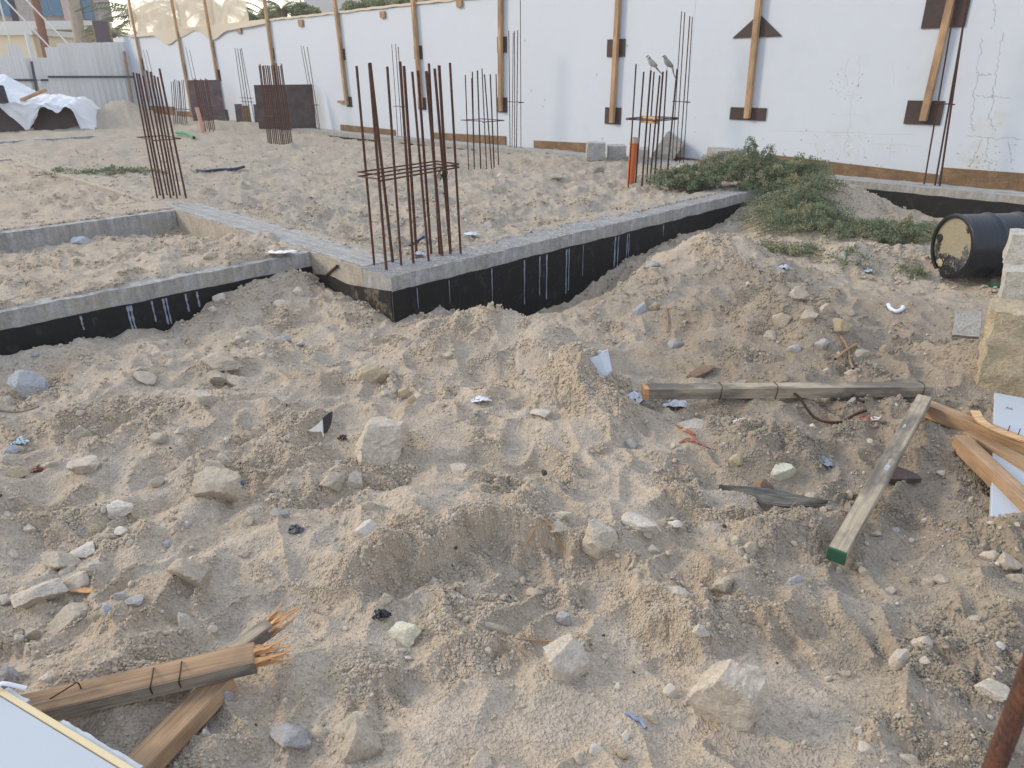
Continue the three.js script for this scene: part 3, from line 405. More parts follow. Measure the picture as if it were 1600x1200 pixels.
// cloth screen above the wall at the far end
{
  const SP = WALL + 0.02, a = onS(203, 30, SP), b = onS(388, 30, SP), n = 60, m = 14, o = thing('cloth_screen', ST(SP, (a.t + b.t) / 2, WTOP), 'sheer beige cloth screen stretched above the far end of the wall', 'cloth screen', null, TURN);
  const L = a.t - b.t, g = new THREE.PlaneGeometry(L, 1.75, n, m), p = g.attributes.position;
  for (let i = 0; i < p.count; i++) { const x = p.getX(i), y = p.getY(i); p.setXYZ(i, x, y + 0.86 + 0.05 * Math.sin(x * 1.7) * (y > 0 ? 1 : 0.2), 0.05 * Math.sin(x * 2.1 + y) + 0.04 * n2(x * 1.3, y * 1.5)); }
  g.rotateY(-Math.PI / 2); g.computeVertexNormals();
  const cloth = new THREE.MeshPhysicalMaterial({ color: lin(1.0, 0.88, 0.68), roughness: 1, transmission: 0.5, thickness: 0, transparent: true, opacity: 0.7, side: THREE.DoubleSide }); part('cloth', g, cloth, o);
  const drape = mat({ color: lin(0.62, 0.55, 0.44), roughness: 1, side: THREE.DoubleSide });
  const scallop = (u0, u1, drops, label) => { const q0 = onS(u0, 60, WALL - 0.03).t, q1 = onS(u1, 60, WALL - 0.03).t, N = 40, M2 = 5, P = [], I = []; for (let i = 0; i <= N; i++) { const k = i / N, t = lerp(q0, q1, k), f = k * (drops.length - 1), fi = Math.min(drops.length - 2, Math.floor(f)), d = lerp(drops[fi], drops[fi + 1], sstep(0, 1, f - fi)); for (let j = 0; j <= M2; j++) P.push(-0.05 - 0.03 * Math.sin(k * 9) * j / M2 - (SP - WALL), 0.06 - d * j / M2, -(t - (a.t + b.t) / 2)); }
    for (let i = 0; i < N; i++) for (let j = 0; j < M2; j++) { const c = i * (M2 + 1) + j; I.push(c, c + 1, c + M2 + 1, c + 1, c + M2 + 2, c + M2 + 1); }
    const gg = new THREE.BufferGeometry(); gg.setAttribute('position', new THREE.Float32BufferAttribute(P, 3)); gg.setIndex(I); gg.computeVertexNormals(); part('drape', gg, drape, o, label); };
  scallop(203, 420, [0.10, 0.12, 0.12, 0.45, 0.25, 0.1, 0.42, 0.2, 0.16, 0.12], 'scalloped lower edge of the cloth folded over the wall top');
}
// ---------------------------------------------------------------- rebar cages
{
  const bars = (name, label, baseY, list, ties, o = {}) => { // list: [base u, base v, top u, top v]
    const vm = list.reduce((q, l) => q + l[1], 0) / list.length; // bars stand in two close rows
    const P = list.map(([u, v, tu, tv], i) => { const z = o.deep ? at(u, v, baseY).z : at(u, vm, baseY).z + (i % 2 ? -0.12 : 0.12), a = atZ(u, o.deep ? v : vm + (i % 2 ? -1 : 1), z), b = atZ(tu, tv, z); return [a, b]; });
    if (o.s) list.forEach(([u, v, tu, tv], i) => { const a = onS(u, v, o.s).p, b = onS(tu, tv, o.s).p; P[i] = [a, b]; });
    const cx = P.reduce((s, [a]) => s + a.x, 0) / P.length, cz = P.reduce((s, [a]) => s + a.z, 0) / P.length, base = new THREE.Vector3(cx, baseY, cz), g = thing(name, base, label, 'rebar', o.group ?? 'rebar cages standing on the foundation');
    const r0 = o.r ?? 0.011;
    P.forEach(([a, b], i) => { const d = b.clone().sub(a).normalize(); const lo = a.clone().addScaledVector(d, -0.25); part('rebar', rod(lo.sub(base), b.clone().sub(base), r0 * (1 + 0.12 * ((i * 7) % 3 - 1)), 7), o.dark ? M.rustDark : M.rust, g); });
    const pointAt = (i, y) => { const [a, b] = P[i]; return a.clone().lerp(b, (y - a.y) / (b.y - a.y)); };
    for (const [y, tilt = 0, loops = 2] of ties) { // a stirrup: closed loop round the outside of the bars
      const pts = P.map((_, i) => pointAt(i, y)), [st, en] = [0, 0]; const c = pts.reduce((s, p) => s.add(p), new THREE.Vector3()).multiplyScalar(1 / pts.length);
      const w = [Infinity, -Infinity], d = [Infinity, -Infinity]; for (const p of pts) { const [s, t] = toST(p.x - c.x + C0.x, p.z - c.z + C0.z); w[0] = Math.min(w[0], s); w[1] = Math.max(w[1], s); d[0] = Math.min(d[0], t); d[1] = Math.max(d[1], t); }
      const e = 0.018; w[0] -= e; w[1] += e; d[0] -= e; d[1] += e; if (d[1] - d[0] < 0.14) { d[0] -= 0.05; d[1] += 0.05; } if (w[1] - w[0] < 0.14) { w[0] -= 0.05; w[1] += 0.05; }
      const loc = (s, t, k = 0) => { const q = ST(s, t).sub(C0.clone().setY(0)); return new THREE.Vector3(c.x + q.x - base.x, y - baseY + tilt * (s - w[0]) + k, c.z + q.z - base.z); };
      const cs = [[w[0], d[0]], [w[1], d[0]], [w[1], d[1]], [w[0], d[1]]], geos = []; for (let k = 0; k < 4; k++) { const [s, t] = cs[k], [s2, t2] = cs[(k + 1) % 4]; geos.push(rod(loc(s, t, 0.004 * k), loc(s2, t2, 0.004 * k + 0.002), 0.0062 * (o.tr ?? 1), 6)); }
      part('stirrup', mergeGeometries(geos), o.dark ? M.rustDark : M.rust, g);
    }
    return { g, P, base, pointAt };
  };
  // the cage at the corner
  const k1 = bars('rebar_cage', 'tall rusty rebar cage on the nearest foundation corner', 0.34, [[585, 417, 557, 103], [604, 425, 577, 99], [614, 412, 578, 98], [627, 417, 605, 104], [646, 414, 625, 96], [651, 401, 631, 103], [670, 410, 644, 112], [674, 400, 653, 110], [691, 402, 666, 111], [687, 400, 670, 99], [704, 399, 679, 107], [704, 396, 686, 102], [720, 399, 703, 98]], [[1.02, 0.03], [1.05, 0.02]], { r: 0.011, deep: 1 });
  { const p = k1.pointAt(10, 1.03).sub(k1.base), gs = []; const r = mulberry(9); for (let i = 0; i < 9; i++) { const a = p.clone().add(new THREE.Vector3((r() - 0.5) * 0.05, (r() - 0.5) * 0.04, 0.02)); gs.push(tube([a, a.clone().add(new THREE.Vector3((r() - 0.5) * 0.08, -0.03 - 0.05 * r(), 0.02)), a.clone().add(new THREE.Vector3((r() - 0.5) * 0.1, -0.1 * r(), 0.0))], 0.003, 8, 4)); } part('tie_wire', mergeGeometries(gs), M.wire, k1.g, 'dark knot of tie wire hanging from the stirrup'); }
  const row = (b0, b1, t0, t1, n, seed, jb = 2, jt = 6) => { const r = mulberry(seed); return Array.from({ length: n }, (_, i) => { const k = (i + 0.25 * (r() - 0.5)) / (n - 1), dv = (i % 2) * 5; return [lerp(b0[0], b1[0], k), lerp(b0[1], b1[1], k) - dv, lerp(t0[0], t1[0], k) + (r() - 0.5) * 2, lerp(t0[1], t1[1], k) + (r() - 0.5) * jt]; }); };
  bars('rebar_cage', 'rusty rebar cage on the left rising from the foundation before the metal fence', 0.34, [[246, 312, 208, 113], [251, 306, 213, 114], [256, 314, 217, 115], [262, 304, 223, 118], [267, 314, 229, 110], [272, 304, 235, 112], [277, 312, 241, 118], [282, 306, 246, 120], [291, 314, 249, 107]], [[1.04, 0, 1]], { r: 0.011 });
  bars('rebar_cage', 'bunched reddish rebar cage in front of the big brown board', 0.33, row([419, 224], [456, 226], [404, 101], [440, 100], 14, 31), [[0.88, 0, 1]], { r: 0.013 });
  bars('rebar_cage', 'rebar cage right of the corner cage, before a timber prop', 0.33, [[732, 258, 727, 117], [741, 262, 738, 112], [751, 262, 746, 110], [760, 263, 753, 107], [768, 260, 757, 116], [772, 259, 766, 116], [779, 261, 775, 116], [741, 254, 737, 122]], [[1.02, 0, 1]], { r: 0.010, dark: 1 });
  const k5 = bars('rebar_cage', 'rebar cage with two small birds perched on its bars', 0.33, [[982, 289, 994, 100], [993, 289, 1006, 112], [1003, 285, 1017, 110], [1010, 291, 1022, 112], [1015, 286, 1031, 118], [1022, 292, 1036, 112], [1031, 291, 1042, 110], [1041, 291, 1058, 108]], [[1.14, 0, 1], [1.155, 0, 1]], { r: 0.011, dark: 1 });
  { // bit of board tied in the cage
    const a = k5.pointAt(1, 1.14), b = k5.pointAt(4, 1.14), o = solo('wood_offcut', rbox(a.distanceTo(b) * 1.05, 0.085, 0.02, 0.003).translate(a.distanceTo(b) / 2, 0, -0.03), M.woodFresh, a, 'small orange wood offcut wedged in the cage with the birds', 'wood offcut'); layAlong(o, a, b); }
  const wallbars = (label, list, ties, o = {}) => bars('wall_rebar', label, 0.33, list, ties, { s: 7.3, group: 'tall thin bars standing along the wall', dark: 1, r: 0.008, tr: 0.9, ...o });
  wallbars('pair of tall dark bars at the right by a timber prop', [[1446, 275, 1493, 0], [1463, 277, 1512, 0], [1470, 277, 1510, 4]], [[1.3, 0, 1]], { r: 0.011 });
  wallbars('four tall thin bars by the wall behind the cage with birds', [[1050, 252, 1065, 18], [1056, 252, 1070, 19], [1062, 253, 1078, 25], [1068, 253, 1082, 26]], [[1.25, 0, 1]]);
  wallbars('tall thin bars by the wall right of a timber prop and left of the blocks', [[800, 231, 802, 51], [804, 231, 804, 48], [807, 232, 809, 47], [814, 231, 813, 0], [797, 231, 795, 48]], [[1.17, 0, 1]]);
  wallbars('three thin bars by the wall seen behind the corner rebar cage', [[622, 215, 612, 69], [628, 215, 618, 69], [632, 215, 622, 73]], [[1.0, 0, 1]]);
  wallbars('three thin leaning bars by the wall right of the big brown board', [[494, 202, 470, 71], [498, 202, 474, 72], [500, 202, 480, 73]], [[0.95, 0, 1]]);
  wallbars('four tall bars by the wall left of the big brown board', [[383, 185, 367, 75], [388, 186, 371, 76], [392, 187, 375, 76], [398, 188, 377, 75]], [[1.05, 0, 1], [0.95, 0, 1]], { r: 0.010 });
  wallbars('two far tall bars behind the leaning grey board', [[312, 178, 290, 73], [318, 179, 296, 78]], [[1.0, 0, 1]]);
  wallbars('two far thin bars beside the end of the cloth screen', [[244, 165, 224, 78], [250, 165, 229, 78]], []);
  bars('rebar_cage', 'far rebar cage before the wall, left of the leaning grey board', 0.33, row([272, 196], [292, 198], [267, 127], [287, 126], 8, 41), [[0.75, 0, 1]], { r: 0.011, dark: 1 });
  bars('rebar_cage', 'far reddish rebar cage crossing the leaning grey board', 0.33, row([316, 206], [336, 207], [303, 122], [322, 124], 8, 43), [[0.9, 0, 1]], { r: 0.013 });
  globalThis.birdSpots = [k5.P[2][1], k5.P[6][1]];
}
// ---------------------------------------------------------------- concrete blocks, pipe, boards by the wall
{
  const blockAt = (u, v, wp, hp, turn, label, opt = {}) => { const q = hit(u, v), D = q.distanceTo(camera.position), W = wp * D / FOCAL, Hh = hp * D / FOCAL, g = roughBox(W, Hh, opt.d ?? W * 0.8, 0.008, 9, 0.035, u); g.translate(0, Hh / 2 - 0.02, 0); const o = solo('concrete_block', g, opt.m ?? M.concreteGrey, q.setY(q.y + (opt.up ?? 0)), label, 'concrete block', 'loose concrete blocks on the site'); o.rotation.set(opt.tip ?? 0, turn, opt.roll ?? 0, 'YXZ'); return o; };
  blockAt(930, 250, 31, 24, TURN + 0.75, 'grey concrete block by the wall, left one of the touching pair', { d: 0.3 });
  blockAt(962, 251, 32, 23, TURN + 0.75, 'grey concrete block by the wall, right one of the touching pair', { d: 0.3 });
  blockAt(998, 254, 40, 22, TURN + 0.7, 'grey concrete block lying under the tilted block by the wall', { d: 0.3 });
  blockAt(1034, 254, 38, 36, TURN + 0.5, 'concrete block tipped up on its corner behind the cage with birds', { tip: 0.55, d: 0.34, up: 0.06 });
  blockAt(1128, 260, 50, 24, TURN + 0.85, 'single grey concrete block by the wall left of the weeds', { d: 0.35 });
  // orange pipe
  { const q = hit(985, 287), g = thing('orange_pipe', q, 'upright orange plastic pipe end beside the cage with birds', 'pipe'); const pr = [[0.052, -0.1], [0.052, 0.48], [0.058, 0.485], [0.058, 0.56], [0.05, 0.56], [0.046, 0.5], [0.046, -0.1]].map(([a, b]) => new THREE.Vector2(a, b)); part('tube', new THREE.LatheGeometry(pr, 20), mat({ color: lin(0.62, 0.15, 0.045), roughness: 0.5 }), g); part('rim', new THREE.LatheGeometry([[0.0585, 0.5], [0.0605, 0.5], [0.0605, 0.565], [0.047, 0.565]].map(([a, b]) => new THREE.Vector2(a, b)), 20), mat({ color: lin(0.5, 0.46, 0.4) }), g, 'dusty grey rim of the pipe'); g.rotation.z = -0.03; }
  { const q = hit(318, 208), g = tube([[0, -0.1, 0], [-0.03, 0.35, 0], [-0.06, 0.6, 0]], 0.05, 8, 10); solo('orange_pipe', g, mat({ color: lin(0.62, 0.33, 0.25), roughness: 0.6 }), q, 'far faded orange pipe beside the leaning grey board', 'pipe'); }
  // boards leaning against the wall
  const lean = (u0, u1, vb, vt, m, label, turn = TURN, off = 0.35) => { const a = at(u0, vb, 0.3), b = at(u1, vb, 0.3), c = a.clone().lerp(b, 0.5), D = c.distanceTo(camera.position), Wd = Math.abs(u1 - u0) * D / FOCAL, Hd = (vb - vt) * D / FOCAL * 1.0; const g = rbox(Wd, Hd + 0.1, 0.02, 0.004, u0).translate(0, Hd / 2 - 0.05, 0); const o = solo('plywood_board', g, m, c, label, 'plywood board', 'plywood boards leaning by the wall'); o.rotation.set(-0.12, turn, 0, 'YXZ'); return o; };
  lean(411, 490, 204, 144, M.ply, 'big brown plywood board leaning behind the bunched rebar cage', 0.12);
  lean(307, 349, 192, 138, mat({ color: lin(1.6, 1.55, 1.75), map: rep(T.ply, 1), roughness: 0.6 }), 'grey plywood board leaning against a timber prop by the wall', 0.15);
  lean(371, 381, 194, 168, mat({ color: lin(1.2, 1.2, 1.4), map: rep(T.ply, 1), roughness: 0.6 }), 'small grey board standing by the wall left of the big brown board', 0.1); lean(382, 392, 194, 170, M.plyBrown, 'small brown board standing by the wall beside a small grey one', 0.3); lean(401, 413, 200, 169, M.ply, 'narrow brown board at the left end of the big brown board', 0.1);
}
// ---------------------------------------------------------------- oil drum
{
  const R = 0.285, L = 0.88, DR = ray(1486, 385).normalize().multiplyScalar(7.7).add(camera.position).add(new THREE.Vector3(0, -0.285, 0)), o = thing('oil_drum', DR, 'black steel oil drum lying on its side by the weeds', 'oil drum');
  const prof = [[R - 0.03, 0.0]]; for (const [x, r] of [[0.0, R + 0.004], [0.012, R + 0.006], [0.022, R + 0.002], [0.03, R - 0.004], [0.06, R - 0.002]]) prof.push([r, x]);
  for (let i = 0; i <= 44; i++) { const x = 0.07 + (L - 0.14) * i / 44, k = x / L; const hoop = (c, w, h) => h * Math.exp(-(((x - c) / w) ** 2)); prof.push([R - 0.002 + hoop(0.30, 0.014, 0.014) + hoop(0.585, 0.014, 0.014) + (x > 0.09 && x < 0.24 ? 0.0012 * Math.sin(x * 140) : 0), x]); }
  prof.push([R - 0.004, L - 0.03], [R + 0.005, L - 0.015], [R + 0.004, L], [R - 0.03, L]);
  const c = document.createElement('canvas'); c.width = c.height = 512; const x = c.getContext('2d'), r = mulberry(88); x.fillStyle = '#948c76'; x.fillRect(0, 0, 512, 512);
  for (let i = 0; i < 900; i++) { x.fillStyle = r() < 0.5 ? `rgba(200,188,160,${0.25 * r()})` : `rgba(110,98,76,${0.22 * r()})`; x.beginPath(); x.ellipse(r() * 512, r() * 512, 2 + 9 * r(), 2 + 7 * r(), r() * 3, 0, TAU); x.fill(); }
  const smear = (cx, cy, rx, ry, n, col) => { for (let i = 0; i < n; i++) { const q = r() * TAU, k = Math.sqrt(r()); x.fillStyle = col(); x.beginPath(); x.ellipse(cx + Math.cos(q) * k * rx, cy + Math.sin(q) * k * ry, 3 + 13 * r(), 3 + 16 * r(), r() * 3, 0, TAU); x.fill(); } };
  smear(256, 420, 190, 90, 420, () => `rgba(24,28,36,${0.3 + 0.5 * r()})`); smear(300, 470, 140, 40, 90, () => `rgba(10,12,16,0.8)`); smear(430, 330, 40, 120, 120, () => `rgba(60,64,70,${0.2 + 0.4 * r()})`); smear(60, 330, 30, 130, 120, () => `rgba(36,34,34,${0.3 + 0.4 * r()})`); smear(400, 60, 36, 50, 40, () => 'rgba(30,30,34,0.7)'); smear(130, 430, 36, 26, 50, () => 'rgba(178,166,136,0.8)'); smear(300, 400, 90, 40, 60, () => `rgba(150,150,150,${0.2 * r()})`);
  const ct = new THREE.CanvasTexture(c); ct.colorSpace = THREE.SRGBColorSpace;
  const paint = mat({ color: lin(0.014, 0.018, 0.026), bumpMap: rep(T.mottleBump, 4, 3), bumpScale: 0.0012, roughness: 0.28, metalness: 0.1, side: THREE.DoubleSide });
  const inner = new THREE.Group(); o.add(inner); inner.name = 'drum_turn';
  const sh = new THREE.LatheGeometry(prof.map(([rr, y]) => new THREE.Vector2(rr, y)), 72); o.remove(inner);
  const axis = new THREE.Vector3(0.997, 0.0, -0.07).normalize(), up = new THREE.Vector3(0, 1, 0), zz = new THREE.Vector3().crossVectors(up, axis).normalize(), yy = new THREE.Vector3().crossVectors(axis, zz), m4 = new THREE.Matrix4().makeBasis(yy, axis, zz).setPosition(0, R + 0.0, 0); // lathe axis y -> drum axis, lathe x -> up
  part('shell', sh.applyMatrix4(m4), paint, o);
  const capTurn = m4.clone(); const cap = new THREE.CircleGeometry(R - 0.02, 56); // lies in xy facing +z; turn to face -axis
  const cb = new THREE.Matrix4().makeBasis(zz.clone(), yy, axis.clone().negate()); { const z2 = axis.clone().negate(), y2 = yy.clone(), x2 = new THREE.Vector3().crossVectors(y2, z2); cb.makeBasis(x2, y2, z2); } const d0 = axis.clone().multiplyScalar(0.02); cb.setPosition(d0.x, R + d0.y, d0.z);
  part('lid', cap.applyMatrix4(cb), mat({ color: lin(1, 1, 1), map: ct, roughness: 0.75 }), o, 'tan painted lid smeared with bitumen');
  const bung = (px, py, rad) => { const g = mergeGeometries([new THREE.TorusGeometry(rad, 0.007, 8, 24), new THREE.CircleGeometry(rad, 20).translate(0, 0, 0.002)]); g.translate(px, py, 0.006); part('bung_hole', g.applyMatrix4(cb), M.black, o, 'dark round bung hole'); }; bung(-0.20, 0.035, 0.032); 
  const fb = new THREE.CircleGeometry(R - 0.02, 40).rotateY(Math.PI); const d1 = axis.clone().multiplyScalar(L - 0.02 + 0.02); const cb2 = cb.clone().setPosition(d1.x * 0.976, R + d1.y, d1.z * 0.976); part('bottom', fb.applyMatrix4(cb2), paint, o);
}
// ---------------------------------------------------------------- block heap at the right edge
{
  const B = (u, v, y, w, h, d, turn, m, label, roll = 0, seed = 1, amp = 0.01) => { const q = at(u, v, y), g = roughBox(w, h, d, amp, 7, 0.035, seed); g.translate(w / 2, h / 2, -d / 2); const o = solo('concrete_block', g, m, q, label, 'concrete block', 'loose concrete blocks on the site'); o.rotation.set(0, turn, roll, 'YXZ'); return o; };
  B(1520, 622, -0.03, 0.6, 0.52, 0.3, -0.5, grainy(lin(0.58, 0.485, 0.335), { map: rep(T.mottle, 3), bumpMap: rep(T.mottleBump, 3), bumpScale: 0.01 }), 'sand-coloured lowest block of the heap at the right edge', 0.02, 3, 0.016);
  B(1563, 470, 0.47, 0.5, 0.18, 0.2, -0.5, M.concretePale, 'pale concrete block in the middle of the heap at the right edge', 0.04, 4, 0.008);
  B(1570, 411, 0.65, 0.5, 0.17, 0.18, -0.5, M.concretePale, 'pale rounded concrete block on top of the heap at the right edge', 0.03, 5, 0.01);
  { const q = at(1511, 507, 0.17), g = roughBox(0.15, 0.03, 0.19, 0.004, 12, 0.03, 8), o = solo('concrete_slab', g, M.concreteGrey, q, 'small grey concrete slab leaning on the heap at the right edge', 'concrete slab'); o.rotation.set(0.75, -0.45, 0.1, 'YXZ'); }
}
// ---------------------------------------------------------------- loose timbers
function shard(r, L, dy, dz) { // a torn sliver of wood: ragged, tapering, curling
  const w = 0.008 + 0.022 * r(), th = 0.002 + 0.006 * r(), g = new THREE.BoxGeometry(L, th, w, 8, 1, 2).translate(L / 2, 0, 0), p = g.attributes.position, s = r() * 50;
  for (let k = 0; k < p.count; k++) { const q = p.getX(k) / L, rag = 1 - 0.85 * q + 0.25 * n2(q * 5 + s, 1); p.setY(k, p.getY(k) * (1 - 0.7 * q) + dy * L * q * (0.3 + 0.7 * q) + 0.003 * n2(q * 3 + s, 4)); p.setZ(k, p.getZ(k) * rag + dz * L * q + 0.004 * n2(q * 2.5 + s, 7)); }
  boxUV(g, r()); g.computeVertexNormals(); return g;
}
function timber(a, b, w, h, m, label, opt = {}) {
  const L = a.distanceTo(b), g = new RoundedBoxGeometry(L, h, w, 2, 0.005); boxUV(g, opt.seed ?? 0.3); roughen(g, opt.amp ?? 0.002, 12, opt.seed ?? 1); g.translate(L / 2, 0, 0);
  const o = thing('loose_timber', a, label, 'timber', 'loose timbers lying on the dirt'); layAlong(o, a, b, opt.roll ?? 0); part('beam', g, m, o); o.userData.L = undefined; delete o.userData.L; return { o, L };
}
{
  const up = (p, y) => p.clone().setY(p.y + y);
  // long weathered timber across the back
  const a1 = at(1008, 612, 0.11), b1 = at(1450, 608, 0.10), t1 = timber(a1, b1, 0.075, 0.065, M.woodOld, 'long weathered timber lying across the dirt with an orange sawn end', { seed: 2 });
  part('sawn_end', rbox(0.03, 0.067, 0.077, 0.003).translate(0.0, 0, 0), M.splinter, t1.o, 'orange freshly broken end');
  for (const [u, v] of [[1122, 605], [1208, 605], [1435, 604]]) { const k = (u - 1008) / 442; part('tie_wire', tube([[k * t1.L, -0.036, 0.041], [k * t1.L + 0.006, 0.036, 0.041], [k * t1.L + 0.01, 0.038, -0.04]], 0.0025, 10, 5), M.wire, t1.o); }
  // timber with the green end
  const a2 = at(1307, 868, 0.055), b2 = at(1444, 625, 0.165), t2 = timber(a2, b2, 0.066, 0.055, M.woodOld, 'weathered timber with a green painted end pointing to the camera', { seed: 5 });
  part('painted_end', rbox(0.012, 0.057, 0.068, 0.003).translate(-0.002, 0, 0), mat({ color: lin(0.02, 0.10, 0.055), map: rep(T.mottle, 5), roughness: 0.7 }), t2.o, 'dark green painted end');
  { const r = mulberry(4); for (const [k, w] of [[0.46, 0.045], [0.50, 0.025], [0.74, 0.03]]) { const sh = new THREE.Shape(); const n = 12; for (let i = 0; i < n; i++) { const q = i / n * TAU, rr = w * 0.45 * (0.6 + 0.6 * r()); sh[i ? 'lineTo' : 'moveTo'](Math.cos(q) * rr * 1.7, Math.sin(q) * rr * 0.6); } const g = new THREE.ExtrudeGeometry(sh, { depth: 0.0008, bevelEnabled: false }).rotateX(-Math.PI / 2).translate(k * t2.L, 0.0283, (r() - 0.5) * 0.03); part('plaster_splash', boxUV(g), mat({ color: lin(0.46, 0.46, 0.45), map: rep(T.mottle, 9) }), t2.o, 'dried white splash'); } }
  // three timbers running out to the right
  const t3 = timber(at(1437, 634, 0.10), at(1625, 708, 0.12), 0.075, 0.075, M.wood, 'brown timber running right from under the green ended one', { seed: 8 });
  const t4 = timber(at(1499, 690, 0.09), at(1660, 845, 0.10), 0.07, 0.075, M.wood, 'brown timber lying over the white board, nearer one of the two', { seed: 11 });
  const t5 = timber(at(1512, 682, 0.07), at(1660, 762, 0.10), 0.07, 0.065, M.wood, 'brown timber lying over the white board, farther one of the two', { seed: 14 });
  { const pts = [at(1523, 642, 0.18), at(1535, 660, 0.17), at(1562, 674, 0.165), at(1590, 684, 0.165), at(1625, 692, 0.16)], c = new THREE.CatmullRomCurve3(pts), sh = new THREE.Shape(); sh.moveTo(-0.004, -0.022); sh.lineTo(0.004, -0.022); sh.lineTo(0.004, 0.022); sh.lineTo(-0.004, 0.022); solo('wood_strip', boxUV(new THREE.ExtrudeGeometry(sh, { steps: 24, extrudePath: c, bevelEnabled: false })), M.woodFresh, null, 'thin curved wood strip lying on the timbers at the right edge', 'wood strip'); }
  for (const [u, v] of [[1572, 681], [1588, 686]]) { const a = at(u, v, 0.145); solo('nail', tube([a, a.clone().add(new THREE.Vector3(0.004, 0.055, 0))], 0.002, 4, 6), M.wire, null, u < 1580 ? 'bent nail standing out of the timber at right, left one' : 'bent nail standing out of the timber at right, right one', 'nail'); }
  // broken pair at the lower left
  const a6 = at(30, 1112, 0.10), b6 = at(400, 1026, 0.12), t6 = timber(a6, b6, 0.072, 0.062, M.wood, 'broken timber at the lower left with a splintered end', { seed: 21, roll: 0.25 });
  part('weathered_face', rbox(t6.L * 0.995, 0.058, 0.004, 0.001, 2).translate(t6.L / 2, 0, 0.0365).applyMatrix4(new THREE.Matrix4()), mat({ color: lin(0.62, 0.62, 0.62), map: rep(T.woodOld, 0.8, 2.2), bumpMap: rep(T.woodBump, 0.8, 2.2), bumpScale: 0.003 }), t6.o, 'grey weathered side of the broken timber');
  { const r = mulberry(71); for (let i = 0; i < 20; i++) part('splinter', shard(r, 0.05 + 0.11 * r(), (r() - 0.25) * 0.35, (r() - 0.5) * 0.45).translate(t6.L - 0.03, (r() - 0.5) * 0.055, (r() - 0.5) * 0.065), M.splinter, t6.o); }
  const wire = (k, y) => part('nail', tube([[k, 0.033, -0.02], [k + 0.002, 0.045, 0.03], [k - 0.004, 0.03, 0.042], [k - 0.006, 0.0, 0.043]], 0.0022, 10, 5), M.wire, t6.o); wire(t6.L * 0.56); wire(t6.L * 0.68);
  { const a = at(78, 1092, 0.14), b = at(120, 1066, 0.17), c = at(128, 1078, 0.13); solo('bent_wire', tube([a, b.clone().lerp(a, 0.1), b, c], 0.0022, 14, 5), M.wire, null, 'bent dark wire behind the broken timber at lower left', 'wire'); }
  const a7 = at(205, 1215, 0.045), b7 = at(352, 1062, 0.045), t7 = timber(a7, b7, 0.085, 0.055, M.wood, 'brown timber under the broken one at the lower left', { seed: 27, roll: -0.1 });
  const t8 = timber(at(362, 1022, 0.11), at(424, 978, 0.135), 0.05, 0.045, M.woodOld, 'short broken stub wedged at the splintered timber end', { seed: 31 });
  { const r = mulberry(73); for (let i = 0; i < 13; i++) { const g = shard(r, 0.04 + 0.08 * r(), (r() - 0.2) * 0.5, (r() - 0.5) * 0.7).translate(t8.L - 0.02, (r() - 0.5) * 0.035, (r() - 0.5) * 0.04); part('splinter', g, M.splinter, t8.o); } }
  { const p = hit(133, 933), g = new THREE.SphereGeometry(1, 16, 8).scale(0.062, 0.005, 0.013); boxUV(g); const o = solo('wood_chip', roughen(g, 0.003, 30), M.splinter, p.setY(p.y + 0.02), 'leaf-shaped orange wood chip among stones at left', 'wood chip'); o.rotation.set(0, -0.15, 0.1); }
}
// ---------------------------------------------------------------- white boards
{
  // board leaning into the lower left corner
  const a = at(-20, 1066, 0.24), b = at(212, 1206, 0.24), o = thing('white_board', a, 'white foam board with a yellowed edge in the lower left corner', 'foam board'); layAlong(o, a, b);
  const L = a.distanceTo(b); part('sheet', rbox(L + 0.6, 0.012, 0.9, 0.003).translate(L / 2, 0, 0.45 + 0.014), M.foam, o); part('edge_strip', rbox(L + 0.6, 0.016, 0.016, 0.004).translate(L / 2, 0.001, 0.004), M.foamEdge, o, 'yellowed edge of the white board');
  part('torn_lip', roughBox(L * 0.5, 0.006, 0.016, 0.003, 20, 0.012, 2).translate(L * 0.75, -0.004, -0.010), M.foam, o); part('torn_lip', roughBox(L * 0.15, 0.006, 0.012, 0.003, 20, 0.012, 4).translate(L * 0.2, 0.0, -0.008), M.foam, o);
  { const p = a.clone().lerp(b, 0.16), q = p.clone().add(new THREE.Vector3(0.045, 0.01, -0.012)); solo('plastic_strip', tube([p.clone().add(new THREE.Vector3(-0.03, 0.014, -0.01)), p.clone().add(new THREE.Vector3(-0.015, 0.03, -0.01)), q], 0.006, 10, 6), M.plasticWhite, null, 'short white plastic strip curling from the white board', 'plastic scrap'); }
  // sheets at the right edge
  const c = at(1553, 617, 0.075), d = at(1546, 826, 0.075), s1 = thing('white_board', c, 'white foam board lying under the brown timbers at the right edge', 'foam board'); layAlong(s1, c, d); const L2 = c.distanceTo(d); part('sheet', rbox(L2, 0.03, 0.9, 0.004).translate(L2 / 2, 0, -0.45), M.foam, s1);
}
